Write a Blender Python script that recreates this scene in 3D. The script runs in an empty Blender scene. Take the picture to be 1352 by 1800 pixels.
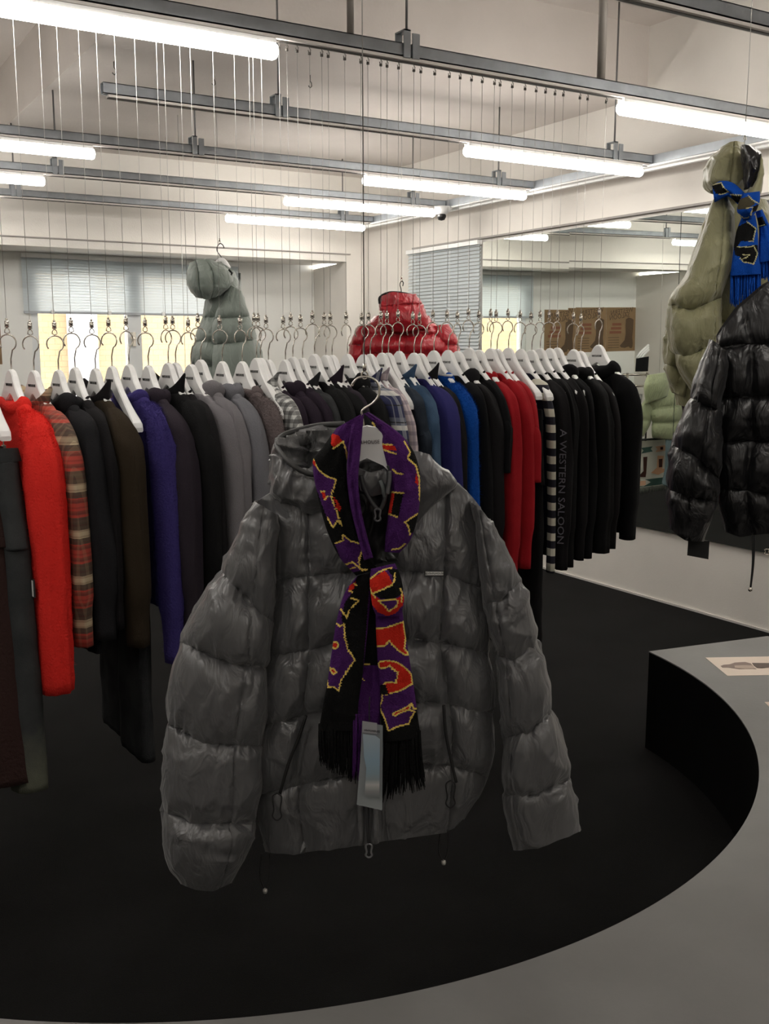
import bpy, bmesh, math, random
import numpy as np
from mathutils import Vector, Matrix
C = bpy.context.scene.collection
SC = bpy.context.scene
rnd = random.Random(7)

# ------------------------------------------------------------------ camera, world, exposure
EYE = 1.5                                   # camera height over the carpet
F, CX, CY = 1780.0, 676.0, 900.0            # focal length and centre in pixels of a 1352x1800 frame
PITCH = math.atan(287 / F)
TH = math.radians(59.037)                   # heading of the room's X axis, clockwise from the view
cam_d = bpy.data.cameras.new('camera'); cam = bpy.data.objects.new('camera', cam_d); C.objects.link(cam)
cam_d.sensor_fit = 'VERTICAL'; cam_d.sensor_height = 24; cam_d.lens = F / 1800 * 24
cam.location = (0, 0, EYE)
cam.rotation_euler = (math.pi / 2 - PITCH, 0, -(math.pi / 2 - TH))
cam_d.clip_start = 0.05
SC.camera = cam
SC.view_settings.view_transform = 'Standard'; SC.view_settings.look = 'None'
SC.view_settings.gamma = 1; SC.view_settings.use_curve_mapping = False
SC.view_settings.exposure = 1.42
TUBE_STRENGTH = 11.0
wd = bpy.data.worlds.new('sky'); SC.world = wd; wd.use_nodes = True
bg = wd.node_tree.nodes['Background']; bg.inputs[0].default_value = (1.0, .97, .92, 1); bg.inputs[1].default_value = 3.6

def ray(u, v):
    a = (u - CX) / F; b = -(v - CY) / F
    return a, math.cos(PITCH) + b * math.sin(PITCH), -math.sin(PITCH) + b * math.cos(PITCH)
def room(R, A, Z):                          # (right, ahead, up) seen from the camera -> room coordinates
    return np.stack([R * math.sin(TH) + A * math.cos(TH), -R * math.cos(TH) + A * math.sin(TH), Z + EYE], -1)
def at(u, v, A):                            # the point seen at pixel (u, v) standing A metres ahead
    r, h, z = ray(u, v); k = A / h
    return room(np.asarray(r * k, float), np.asarray(A, float), np.asarray(z * k, float))
def aty(u, v, y):
    r, h, z = ray(u, v); d = room(np.float64(r), np.float64(h), np.float64(z)) - np.array([0, 0, EYE])
    return d * (y / d[1]) + np.array([0, 0, EYE])
def atz(u, v, zz):
    r, h, z = ray(u, v); d = room(np.float64(r), np.float64(h), np.float64(z)) - np.array([0, 0, EYE])
    return d * ((zz - EYE) / d[2]) + np.array([0, 0, EYE])

# ------------------------------------------------------------------ materials
MATS = {}
def mat(name, col, rough=.7, metal=0, bump=0, bscale=60, var=0, vscale=8, sheen=0, emit=0, spec=.5, trans=0, col2=None, stretch=None, detail=4):
    if name in MATS: return MATS[name]
    m = bpy.data.materials.new(name); m.use_nodes = True; MATS[name] = m
    nt = m.node_tree; b = nt.nodes['Principled BSDF']
    c = (*col, 1)
    b.inputs['Base Color'].default_value = c; b.inputs['Roughness'].default_value = rough
    b.inputs['Metallic'].default_value = metal; b.inputs['Specular IOR Level'].default_value = spec
    if sheen: b.inputs['Sheen Weight'].default_value = sheen; b.inputs['Sheen Roughness'].default_value = .5; b.inputs['Sheen Tint'].default_value = c
    if trans: b.inputs['Transmission Weight'].default_value = trans
    if emit: b.inputs['Emission Color'].default_value = c; b.inputs['Emission Strength'].default_value = emit
    if bump or var:
        tc = nt.nodes.new('ShaderNodeTexCoord'); mp = nt.nodes.new('ShaderNodeMapping')
        nt.links.new(tc.outputs['Object'], mp.inputs[0])
        if stretch: mp.inputs['Scale'].default_value = stretch
        if bump:
            n = nt.nodes.new('ShaderNodeTexNoise'); n.inputs['Scale'].default_value = bscale; n.inputs['Detail'].default_value = detail
            nt.links.new(mp.outputs[0], n.inputs[0]); bp = nt.nodes.new('ShaderNodeBump')
            bp.inputs['Strength'].default_value = bump; bp.inputs['Distance'].default_value = .004
            nt.links.new(n.outputs[0], bp.inputs['Height']); nt.links.new(bp.outputs[0], b.inputs['Normal'])
        if var:
            n2 = nt.nodes.new('ShaderNodeTexNoise'); n2.inputs['Scale'].default_value = vscale; n2.inputs['Detail'].default_value = 5
            nt.links.new(mp.outputs[0], n2.inputs[0]); mx = nt.nodes.new('ShaderNodeMix'); mx.data_type = 'RGBA'
            c2 = col2 or tuple(x * (1 - var) for x in col)
            mx.inputs[6].default_value = c; mx.inputs[7].default_value = (*c2, 1)
            rp = nt.nodes.new('ShaderNodeMapRange'); rp.inputs[1].default_value = .35; rp.inputs[2].default_value = .65
            nt.links.new(n2.outputs[0], rp.inputs[0]); nt.links.new(rp.outputs[0], mx.inputs[0]); nt.links.new(mx.outputs[2], b.inputs['Base Color'])
    return m
def bands(name, base, layers, rough=.85):
    """woven check: layers = (axis, frequency, phase, duty, colour, opacity)"""
    m = bpy.data.materials.new(name); m.use_nodes = True; MATS[name] = m; nt = m.node_tree; b = nt.nodes['Principled BSDF']; b.inputs['Roughness'].default_value = rough
    tc = nt.nodes.new('ShaderNodeTexCoord'); sp = nt.nodes.new('ShaderNodeSeparateXYZ'); nt.links.new(tc.outputs['Object'], sp.inputs[0])
    col = None
    for ax, fr, ph, duty, c, op in layers:
        mu = nt.nodes.new('ShaderNodeMath'); mu.operation = 'MULTIPLY_ADD'; mu.inputs[1].default_value = fr; mu.inputs[2].default_value = ph
        nt.links.new(sp.outputs[ax], mu.inputs[0])
        fr_ = nt.nodes.new('ShaderNodeMath'); fr_.operation = 'FRACT'; nt.links.new(mu.outputs[0], fr_.inputs[0])
        lt = nt.nodes.new('ShaderNodeMath'); lt.operation = 'LESS_THAN'; lt.inputs[1].default_value = duty; nt.links.new(fr_.outputs[0], lt.inputs[0])
        o = nt.nodes.new('ShaderNodeMath'); o.operation = 'MULTIPLY'; o.inputs[1].default_value = op; nt.links.new(lt.outputs[0], o.inputs[0])
        mx = nt.nodes.new('ShaderNodeMix'); mx.data_type = 'RGBA'; nt.links.new(o.outputs[0], mx.inputs[0])
        if col is None: mx.inputs[6].default_value = (*base, 1)
        else: nt.links.new(col, mx.inputs[6])
        mx.inputs[7].default_value = (*c, 1); col = mx.outputs[2]
    nt.links.new(col, b.inputs['Base Color'])
    return m
WALL = mat('wall_paint', (.78, .75, .70), .8, bump=.15, bscale=120, var=.05, vscale=3)
CEIL = mat('ceiling_paint', (.66, .61, .57), .85, bump=.2, bscale=60, var=.08, vscale=2)
WHITE = mat('white_gloss', (.85, .85, .84), .35)
HANGW = mat('hanger_white', (.86, .86, .85), .38)
CHROME = mat('chrome', (.62, .58, .52), .22, 1)
WIREM = mat('wire_steel', (.55, .54, .52), .35, .9)
GALV = mat('galvanised_steel', (.42, .45, .48), .42, .75, bump=.1, bscale=30, var=.18, vscale=14)
BLACKP = mat('black_plastic', (.012, .012, .012), .4)
INK = mat('black_ink', (.02, .02, .02), .6)
def tube_mat():
    m = bpy.data.materials.new('lamp_diffuser'); m.use_nodes = True; b = m.node_tree.nodes['Principled BSDF']
    b.inputs['Base Color'].default_value = (.9, .9, .9, 1); b.inputs['Emission Color'].default_value = (1, .95, .88, 1); b.inputs['Emission Strength'].default_value = TUBE_STRENGTH
    return m
TUBE = tube_mat()

# ------------------------------------------------------------------ object helpers
ORG = {}
def setp(o, label=None, cat=None, group=None, kind=None):
    if label: o['label'] = label
    if cat: o['category'] = cat
    if group: o['group'] = group
    if kind: o['kind'] = kind
    return o
def thing(name, label, cat, loc=(0, 0, 0), group=None):
    o = bpy.data.objects.new(name, None); C.objects.link(o); o.location = [float(x) for x in loc]; o.empty_display_size = .05
    ORG[o.name] = np.array(loc, float)
    return setp(o, label, cat, group)
def mesh(name, V, Fc, m, parent=None, smooth=True, mats=None, fm=None):
    V = np.asarray(V, float).reshape(-1, 3); org = ORG[parent.name] if parent else np.zeros(3)
    me = bpy.data.meshes.new(name); me.from_pydata((V - org).tolist(), [], [list(map(int, f)) for f in Fc])
    for mm in (mats or [m]): me.materials.append(mm)
    if fm is not None: me.polygons.foreach_set('material_index', np.asarray(fm, np.int32))
    if smooth: me.polygons.foreach_set('use_smooth', [True] * len(me.polygons))
    me.update()
    o = bpy.data.objects.new(name, me); C.objects.link(o)
    if parent: o.parent = parent
    ORG[o.name] = org
    return o
def struct(name, *a, **k):
    o = mesh(name, *a, **k); o['kind'] = 'structure'; return o
def place(o, loc):                          # move a top-level mesh's origin to loc
    l = np.array(loc, float); n = len(o.data.vertices); co = np.empty(n * 3); o.data.vertices.foreach_get('co', co)
    o.data.vertices.foreach_set('co', (co.reshape(-1, 3) - l).ravel()); o.location = l.tolist(); ORG[o.name] = l; return o
def box(x0, x1, y0, y1, z0, z1):
    V = [(x, y, z) for x in (x0, x1) for y in (y0, y1) for z in (z0, z1)]
    return V, [(0, 1, 3, 2), (4, 6, 7, 5), (0, 4, 5, 1), (2, 3, 7, 6), (0, 2, 6, 4), (1, 5, 7, 3)]
def join(parts):
    V = []; Fc = []
    for v, f in parts:
        k = len(V); V += [tuple(map(float, p)) for p in v]; Fc += [tuple(i + k for i in q) for q in f]
    return V, Fc
def sweep(pts, r, n=8, caps=True, flat=1.0):
    pts = [Vector([float(c) for c in p]) for p in pts]; V = []; Fc = []
    rr = r if hasattr(r, '__len__') else [r] * len(pts)
    t0 = (pts[1] - pts[0]).normalized(); up = Vector((0, 0, 1)) if abs(t0.z) < .9 else Vector((1, 0, 0))
    nrm = (up - t0 * up.dot(t0)).normalized()
    for i, p in enumerate(pts):
        t = (pts[min(i + 1, len(pts) - 1)] - pts[max(i - 1, 0)]).normalized()
        nrm = (nrm - t * nrm.dot(t)).normalized(); bi = t.cross(nrm)
        for k in range(n):
            a = 2 * math.pi * k / n; V.append(tuple(p + (nrm * math.cos(a) + bi * math.sin(a) * flat) * rr[i]))
    for i in range(len(pts) - 1):
        for k in range(n):
            a, b = i * n + k, i * n + (k + 1) % n; Fc.append((a, b, b + n, a + n))
    if caps: Fc.append(tuple(range(n))[::-1]); Fc.append(tuple((len(pts) - 1) * n + k for k in range(n)))
    return V, Fc
def tube(p, q, r, n=8): return sweep([p, q], r, n)
def text_mesh(s, size, ext=.0004):
    cu = bpy.data.curves.new('lettering', 'FONT'); cu.body = s; cu.size = size; cu.extrude = ext; cu.resolution_u = 2; cu.align_x = 'CENTER'; cu.align_y = 'CENTER'
    o = bpy.data.objects.new('lettering', cu); C.objects.link(o)
    dg = bpy.context.evaluated_depsgraph_get(); dg.update(); me = bpy.data.meshes.new_from_object(o.evaluated_get(dg))
    V = [tuple(v.co) for v in me.vertices]; Fc = [tuple(p.vertices) for p in me.polygons]
    bpy.data.objects.remove(o); bpy.data.curves.remove(cu); bpy.data.meshes.remove(me)
    return np.array(V), Fc
def orient(V, origin, ex, ey):              # map flat lettering (x, y, depth) onto axes in the room
    ex = np.array(ex, float); ey = np.array(ey, float); ex /= np.linalg.norm(ex); ey /= np.linalg.norm(ey); ez = np.cross(ex, ey)
    V = np.asarray(V); return np.array(origin) + V[:, :1] * ex + V[:, 1:2] * ey + V[:, 2:3] * ez
def shape(poly, z0=0, z1=.001):             # flat outline given a thickness
    n = len(poly); V = [(x, y, z0) for x, y in poly] + [(x, y, z1) for x, y in poly]
    return np.array(V, float), [tuple(range(n))[::-1], tuple(range(n, 2 * n))] + [(i, (i + 1) % n, n + (i + 1) % n, n + i) for i in range(n)]
# value noise
_T = np.random.RandomState(3).rand(257, 257)
def vn(x, y):
    x = np.asarray(x, float); y = np.asarray(y, float); xi = np.floor(x).astype(int); yi = np.floor(y).astype(int); fx = x - xi; fy = y - yi
    fx = fx * fx * (3 - 2 * fx); fy = fy * fy * (3 - 2 * fy); g = lambda a, b: _T[a % 257, b % 257]
    return (g(xi, yi) * (1 - fx) + g(xi + 1, yi) * fx) * (1 - fy) + (g(xi, yi + 1) * (1 - fx) + g(xi + 1, yi + 1) * fx) * fy
def ridge(x, y): return 1 - np.abs(2 * vn(x, y) - 1)
def crumple(x, y):
    wx = x + 1.3 * vn(x * .7 + 9, y * .7); wy = y + 1.3 * vn(x * .7, y * .7 + 5)
    return .55 * ridge(wx, wy) + .28 * ridge(wx * 2.1 + 3, wy * 1.7) + .17 * ridge(wx * 4.3, wy * 3.9 + 7)

# ------------------------------------------------------------------ quilted, stuffed shells (down jackets)
def catrom(P, t):                           # P: (n, ...) stations, t in [0, n-1]
    n = len(P); i = min(int(t), n - 2); f = t - i
    g = lambda k: P[min(max(k, 0), n - 1)]
    a, b, c, d = g(i - 1), g(i), g(i + 1), g(i + 2)
    if i == 0: a = 2 * b - c
    if i == n - 2: d = 2 * c - b
    return .5 * ((2 * b) + (c - a) * f + (2 * a - 5 * b + 4 * c - d) * f * f + (3 * b - a - 3 * c + d) * f ** 3)
def puffer(name, st, A, T, m, parent, seams=None, nu=120, rows=20, seam=.55, pw=2.2, vs=(), wr=.006, cr=.006, bulge=.05, seed=0, front=None, sexp=.7, dexp=.75, freq=1.0, capdepth=.02, yaw=0, pcx=None, vdepth=.30):
    K = 25; S = np.linspace(-1, 1, K); P = []
    for line in st:
        l = np.array(line, float); s = (l[:, 0] - l[0, 0]) / (l[-1, 0] - l[0, 0]) * 2 - 1
        P.append(np.stack([np.interp(S, s, l[:, 0]), np.interp(S, s, l[:, 1])], -1))
    P = np.array(P); n = len(st); T = np.array(T if hasattr(T, '__len__') else [T] * n, float)
    seams = seams if seams is not None else [0] + [1] * (n - 2) + [0]
    vs = [np.array(v if hasattr(v, '__len__') else [v] * n, float) for v in vs]
    th = np.linspace(0, 2 * np.pi, nu, endpoint=False); c = np.cos(th); s_ = np.sin(th)
    sx = np.sign(c) * np.abs(c) ** sexp; dp = np.sign(s_) * np.abs(s_) ** dexp
    px = []; py = []; dA = []; ds = []; tt = []; env = []; sv = []
    for i in range(n - 1):
        for j in range(rows + (1 if i == n - 2 else 0)):
            x = j / rows; tau = (1 - math.cos(math.pi * x)) / 2 if rows > 3 else x
            lo, hi = seams[i], seams[i + 1]; tb = tau ** 1.12
            B = max(0, 1 - abs(2 * tb - 1) ** pw) ** .55
            if not lo and tau < .5: B = 1
            if not hi and tau > .5: B = 1
            L = catrom(P, i + tau); Tr = float(catrom(T, i + tau)); D = seam + (1 - seam) * B
            f = sx * (1 + bulge * (B - .4))
            fx = np.interp(f, S, L[:, 0]) + np.where(np.abs(f) > 1, (np.abs(f) - 1) * np.sign(f) * (L[-1, 0] - L[0, 0]) / 2, 0)
            fy = np.interp(f, S, L[:, 1])
            d = dp * Tr * D; vv = np.ones(nu)
            for v in vs:
                s0 = float(catrom(v, i + tau)); g = np.exp(-np.abs(sx - s0) / .05)
                d = np.where(dp > 0, d - vdepth * Tr * g * B * np.minimum(dp * 2, 1), d); vv = np.minimum(vv, np.where(dp > 0, np.abs(sx - s0), 9))
            px.append(fx); py.append(fy); dA.append(d); sv.append(vv)
            dist = min(tau if lo else 9, (1 - tau) if hi else 9); env.append(np.full(nu, dist * np.abs(L[:, 1].mean() * 0 + (P[i + 1] - P[i])[:, 1].mean()) / F * A)); tt.append(i + tau)
    px = np.array(px); py = np.array(py); dA = np.array(dA); env = np.array(env); sv = np.array(sv)
    if front is not None: dA = dA + front(px, py)
    sc = A / F; pc = px.mean() if pcx is None else pcx
    dpos = np.maximum(dA, 0); base = at(px, py, A - dpos); fwd = room(np.zeros_like(dA), -(dA - dpos), np.zeros_like(dA)) - np.array([0, 0, EYE])
    V = base + fwd
    du = np.roll(V, -1, 1) - np.roll(V, 1, 1); dv = np.gradient(V, axis=0); N = np.cross(du, dv); N /= np.linalg.norm(N, axis=-1, keepdims=True) + 1e-9
    out = V - V.mean((0, 1)); flip = np.sign((N * out).sum() + 1e-9); N *= flip
    U = px * sc + np.where(dp < 0, 3.3, 0)[None, :] * 1.0 + seed * 3.17; W = py * sc + seed * 1.7
    hw = (px.max(1) - px.min(1))[:, None] * sc / 2
    ple = (ridge(U * 70 * freq + W * 5, W * 9) ** 2 - .4) * np.exp(-env / .022) * wr * .55
    ple += (ridge(U * 36 * freq + W * 10 + 5, W * 8 + 3) ** 3 - .3) * np.exp(-env / .04) * wr * .5 * (.3 + vn(U * 9, W * 9))
    vp = (ridge(W * 50 * freq, U * 8) - .5) * np.exp(-sv * hw / .015) * wr * .5
    cp = (crumple(U * 7 * freq + W * 4, W * 6 * freq) - .5) * cr * .75 + (ridge(U * 22 * freq + 9 * W, W * 15 * freq - 9 * U) ** 4 - .2) * cr * .30 * (vn(U * 5 + 3, W * 5) > .35)
    V = V + N * (ple + vp + cp)[..., None]
    R = len(px); Vf = V.reshape(-1, 3).tolist(); Fc = []
    for r in range(R - 1):
        for k in range(nu):
            a = r * nu + k; b = r * nu + (k + 1) % nu; Fc.append((a, b, b + nu, a + nu))
    for r, dz in ((0, -capdepth), (R - 1, capdepth)):
        ring = V[r]; cen = ring.mean(0); prev = r * nu
        for q, kk in ((.88, .4), (.6, 1.0)):
            new = cen + (ring - cen) * q; new[:, 2] += dz * kk; b0 = len(Vf); Vf += new.tolist()
            for k in range(nu): Fc.append((prev + k, prev + (k + 1) % nu, b0 + (k + 1) % nu, b0 + k))
            prev = b0
        Fc.append(tuple(prev + k for k in range(nu)))
    o = mesh(name, Vf, Fc, m, parent)
    bm = bmesh.new(); bm.from_mesh(o.data); bmesh.ops.recalc_face_normals(bm, faces=bm.faces); bm.to_mesh(o.data); bm.free()
    return o
def strip(name, pts, A, r, m, parent, n=6, flat=1): # a cord, piping or zip following pixels at A metres
    P = [at(p[0], p[1], p[2] if len(p) > 2 else A) for p in pts]
    v, f = sweep(P, r, n, flat=flat); return mesh(name, v, f, m, parent)
def smoothline(pts, k=6):
    P = np.array(pts, float); return [catrom(P, t) for t in np.linspace(0, len(P) - 1, (len(P) - 1) * k + 1)]

# ------------------------------------------------------------------ the room
XW, YW, YI = 4.47, 7.82, 8.73               # right wall, back wall, back of the window recess
ZB, ZF = EYE + 1.44, EYE + 1.82             # boxed ceiling at the back, higher ceiling in front
CARPET = mat('black_carpet', (.0075, .0072, .0072), .95, bump=.8, bscale=400, var=.45, vscale=3, spec=.15)
struct('floor', *box(-4, 6.2, -3.2, YI + .3, -.1, 0), CARPET, smooth=False)
struct('ceiling', *join([box(1.45, 6.2, 4.5, YI + .2, ZB, ZF + .1), box(-4, 6.2, -3.2, YI + .2, ZF, ZF + .12)]), CEIL, smooth=False)
struct('wall_right', *join([box(XW, XW + .15, -3.2, YW + .2, 0, ZB), box(XW, XW + .15, -3.2, 4.5, ZB, ZF)]), WALL, smooth=False)
struct('wall_left', *box(-4.1, -4, -3.2, YI + .2, 0, ZF), WALL, smooth=False)
struct('wall_front', *box(-4.1, 6.2, -3.3, -3.2, 0, ZF), WALL, smooth=False)
ZL = EYE + .7375
# back wall: lintel over the recess, right pier with a splayed side, left pier, recess lining with the window opening
pier_r = ([(4.31, YW, 0), (XW, YW, 0), (XW, YI, 0), (4.46, YI, 0), (4.31, YW, ZL), (XW, YW, ZL), (XW, YI, ZL), (4.46, YI, ZL)],
          [(0, 1, 5, 4), (3, 0, 4, 7), (1, 2, 6, 5), (2, 3, 7, 6), (4, 5, 6, 7)])
struct('wall_back', *join([box(-4, XW, YW, YW + .25, ZL, ZF), box(-4, .25, YW, YW + .91, 0, ZL), pier_r,
    box(.2, XW, YW + .2, YI + .1, ZL + .035, ZL + .1)]), WALL, smooth=False)
wx0, wx1, wz0, wz1 = 1.86, 3.72, EYE - .75, ZL - .06
RECW = mat('recess_paint', (.80, .80, .77), .8, bump=.1, bscale=120)
struct('wall_recess', *join([box(.2, wx0, YI, YI + .12, 0, ZL + .05), box(wx1, XW + .1, YI, YI + .12, 0, ZL + .05), box(wx0, wx1, YI, YI + .12, 0, wz0), box(wx0, wx1, YI, YI + .12, wz1, ZL + .05)]), RECW, smooth=False)
FRAME = mat('window_frame_paint', (.72, .74, .74), .5)
wf = struct('window_1', *join([box(wx0, wx0 + .06, YI + .02, YI + .09, wz0, wz1), box(wx1 - .06, wx1, YI + .02, YI + .09, wz0, wz1), box(wx0, wx1, YI + .02, YI + .09, wz0, wz0 + .06), box(wx0, wx1, YI + .02, YI + .09, wz1 - .06, wz1), box(2.66, 2.78, YI, YI + .09, wz0, wz1)]), FRAME, smooth=False)
GLASS = mat('window_glass', (1, 1, 1), .02, trans=1)
for x0, x1 in ((wx0 + .06, 2.66), (2.78, wx1 - .06)): mesh('pane', *box(x0, x1, YI + .05, YI + .056, wz0 + .06, wz1 - .06), GLASS, wf, smooth=False)
mesh('latch', *join([box(2.69, 2.72, YI - .03, YI, EYE + .02, EYE + .14), box(2.675, 2.72, YI - .05, YI - .03, EYE + .08, EYE + .1)]), CHROME, wf, smooth=False)
# the thin ledge round the room, its grey standing for the shadow line
SHAD = mat('ledge_grey', (.34, .32, .30), .7)
struct('trim_1', *box(-2, 4.34, YW - .025, YW, EYE + .795, EYE + .803), SHAD, smooth=False)
struct('trim_2', *box(XW - .03, XW, 1.5, 6.98, EYE + .778, EYE + .790), SHAD, smooth=False)
struct('baseboard_right', *box(XW - .012, XW, -3, YW, 0, .012), mat('white_base', (.6, .58, .55), .7), smooth=False)
# brick wall outside
def brick():
    m = bpy.data.materials.new('pale_brick'); m.use_nodes = True; nt = m.node_tree; b = nt.nodes['Principled BSDF']; b.inputs['Roughness'].default_value = .9
    tc = nt.nodes.new('ShaderNodeTexCoord'); mp = nt.nodes.new('ShaderNodeMapping'); mp.inputs['Rotation'].default_value = (math.pi / 2, 0, 0)
    br = nt.nodes.new('ShaderNodeTexBrick'); br.inputs['Scale'].default_value = 4.2
    br.inputs['Color1'].default_value = (.28, .21, .125, 1); br.inputs['Color2'].default_value = (.25, .185, .108, 1); br.inputs['Mortar'].default_value = (.17, .13, .078, 1)
    br.inputs['Mortar Size'].default_value = .012
    nt.links.new(tc.outputs['Object'], mp.inputs[0]); nt.links.new(mp.outputs[0], br.inputs[0]); nt.links.new(br.outputs[0], b.inputs['Base Color']); return m
ow = mesh('brick_wall', *box(-1, 8, 11.2, 11.4, -1, 2.4), brick(), smooth=False); ow['kind'] = 'structure'; ow.name = 'wall_outside'
struct('trim_3', *box(2.75, 3.05, 11.1, 11.2, -1, 2.5), mat('white_downpipe', (.36, .38, .42), .6), smooth=False)
sun = bpy.data.lights.new('daylight', 'SUN'); sun.energy = .9; sun.color = (1, .93, .8); sun.angle = .5
so = bpy.data.objects.new('daylight', sun); C.objects.link(so); so.rotation_euler = (math.radians(-38), math.radians(10), 0); so.rotation_euler = Vector((0.1, 1, -1.2)).to_track_quat('-Z', 'Y').to_euler()
so.location = (3, 9.5, 5)

# blinds
SLAT = mat('blind_slat', (.86, .89, .90), .45, trans=0)
_n = SLAT.node_tree; _t = _n.nodes.new('ShaderNodeBsdfTranslucent'); _t.inputs[0].default_value = (.8, .84, .86, 1); _m = _n.nodes.new('ShaderNodeMixShader'); _m.inputs[0].default_value = .6
_n.links.new(_n.nodes['Principled BSDF'].outputs[0], _m.inputs[1]); _n.links.new(_t.outputs[0], _m.inputs[2]); _n.links.new(_m.outputs[0], _n.nodes['Material Output'].inputs[0])
def blind(name, axis, a0, a1, fixed, z0, z1, label, gap=.021):
    t = thing(name, label, 'blind', (a0 if axis == 'x' else fixed, fixed if axis == 'x' else a0, z0))
    def bb(u0, u1, d0, d1, za, zb): return box(u0, u1, fixed + d0, fixed + d1, za, zb) if axis == 'x' else box(fixed + d0, fixed + d1, u0, u1, za, zb)
    S = []
    n = int((z1 - z0) / gap)
    for i in range(n):
        z = z1 - .03 - i * gap
        if z < z0 + .02: break
        v, f = bb(a0, a1, -.004, -.002, z - .0115, z + .0115); v = [list(p) for p in v]
        for p in v:
            k = 1 if axis == 'x' else 0; p[k] += (p[2] - z) * .6
        S.append((v, f))
    sl = mesh('slats', *join(S), SLAT, t, smooth=False); sl['kind'] = 'stuff'
    mesh('head_rail', *bb(a0, a1, -.03, .012, z1 - .03, z1), WHITE, t, smooth=False)
    mesh('bottom_rail', *bb(a0, a1, -.018, .008, z0, z0 + .018), mat('blind_rail_grey', (.42, .45, .48), .5), t, smooth=False)
    for k in range(4):
        u = a0 + (a1 - a0) * (.12 + .25 * k)
        q = (u, fixed - .022, z0) if axis == 'x' else (fixed - .022, u, z0)
        mesh('lift_cord', *tube(q, (q[0], q[1], z1 - .02), .0012, 5), WHITE, t)
        mesh('cord_clip', *box(q[0] - .012, q[0] + .012, q[1] - .012, q[1] + .012, z0 - .004, z0 + .03), WHITE, t, smooth=False)
    return t
blind('venetian_blind', 'x', 1.80, 3.68, YI - .03, EYE + .285, ZL + .02, 'pale venetian blind half raised over the window in the back recess', .023)
blind('venetian_blind', 'y', 6.06, 7.02, XW - .03, EYE - .35, EYE + .77, 'closed grey-white venetian blind beside the mirror on the right wall', .026)
ORG2 = None

# mirrors on the right wall
MIR = mat('mirror_silver', (.86, .90, .86), .004, 1); MEDGE = mat('mirror_edge', (.05, .07, .06), .3)
mt = .55
for i, (y0, y1, b, lab) in enumerate(((5.10, 6.03, .45, 'tall wall mirror panel beside the closed venetian blind'), (4.165, 5.095, .62, 'tall wall mirror panel reflecting the brown posters, behind the khaki jacket'), (3.23, 4.16, .62, 'tall wall mirror panel behind the black down jacket'))):
    t = thing('wall_mirror', lab, 'mirror', (XW - .03, (y0 + y1) / 2, EYE - 1.07), 'mirror panels along the right wall')
    z0, z1 = EYE - 1.07, EYE + .752; tilt = math.tan(math.radians(b)) * (z1 - z0)
    xb, xt = XW - .012, XW - .012 - tilt
    v = [(xb - .006, y0, z0), (xb - .006, y1, z0), (xt - .006, y1, z1), (xt - .006, y0, z1)]
    mesh('mirror_face', v, [(0, 1, 2, 3)], MIR, t, smooth=False)
    w_ = [(x + .0005, y, z) for x, y, z in v] + [(x + .006, y, z) for x, y, z in v]
    mesh('backing', w_, [(0, 1, 2, 3), (7, 6, 5, 4), (0, 4, 5, 1), (1, 5, 6, 2), (2, 6, 7, 3), (3, 7, 4, 0)], MEDGE, t, smooth=False)

# ------------------------------------------------------------------ steel channel grid with lamps
ZS = EYE + .985; HS = .042
def rod(x, y, z1, z0=ZS, r=.005): return sweep([(x, y, z0), (x, y, z1)], r, 6)
def channel_x(x0, x1, y): # open channel: web with lips, seen from below
    w = .0205
    return join([box(x0, x1, y - w, y - w + .003, ZS, ZS + HS), box(x0, x1, y + w - .003, y + w, ZS, ZS + HS), box(x0, x1, y - w, y + w, ZS + HS - .003, ZS + HS), box(x0, x1, y - w, y - w + .012, ZS, ZS + .003), box(x0, x1, y + w - .012, y + w, ZS, ZS + .003)])
rows = [('nearest', 2.27, -2, 5.2, [1.96, 3.4]), ('second', 3.12, -2, 5.2, [.02, 1.96]), ('third', 4.15, 1.2, 4.16, [1.96, 3.90]), ('fourth', 5.15, -2, 4.16, [.02, 1.96, 3.90]), ('fifth', 6.12, -2, 4.16, [-.4, 1.49, 3.90]), ('farthest', 7.13, -2, 4.16, [1.46, 3.90])]
where = {'nearest': 'crossing the top right corner, closest to the camera', 'second': 'that the row of white hangers hangs beneath', 'third': 'with one open left end, just beyond the hanger row', 'fourth': 'fourth from the camera, halfway to the back wall', 'fifth': 'second from the back wall', 'farthest': 'closest to the back wall'}
for nm, y, x0, x1, rods in rows:
    t = thing('ceiling_channel', 'long galvanised steel ceiling channel ' + where[nm], 'ceiling rail', ((x0 + x1) / 2, y, ZS), 'galvanised channels hung across the ceiling')
    mesh('channel', *channel_x(x0, x1, y), GALV, t, smooth=False)
    mesh('cable_strip', *box(x0 + .02, x1 - .02, y - .0195, y + .0195, ZS - .012, ZS - .002), mat('off_white_strip', (.72, .68, .64), .5), t, smooth=False)  # off-white colour stands for the channel's lit underside lip
    mesh('slot_line', *box(x0 + .02, x1 - .02, y - .006, y + .006, ZS - .016, ZS - .012), mat('dark_slot', (.05, .045, .04), .6), t, smooth=False)
    for rx in rods:
        zt = ZB if (rx > 1.45 and y > 4.5) else ZF
        mesh('hanger_rod', *rod(rx, y, zt, ZS - .01), mat('threaded_rod', (.22, .22, .22), .45, .8), t)
        mesh('bracket', *join([box(rx - .028, rx - .002, y - .03, y - .024, ZS - .006, ZS + .085), box(rx - .028, rx - .002, y + .024, y + .03, ZS - .006, ZS + .085), box(rx - .028, rx - .002, y - .03, y + .03, ZS + .08, ZS + .085), box(rx + .006, rx + .034, y - .032, y - .026, ZS - .006, ZS + .075)]), GALV, t, smooth=False)
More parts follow.
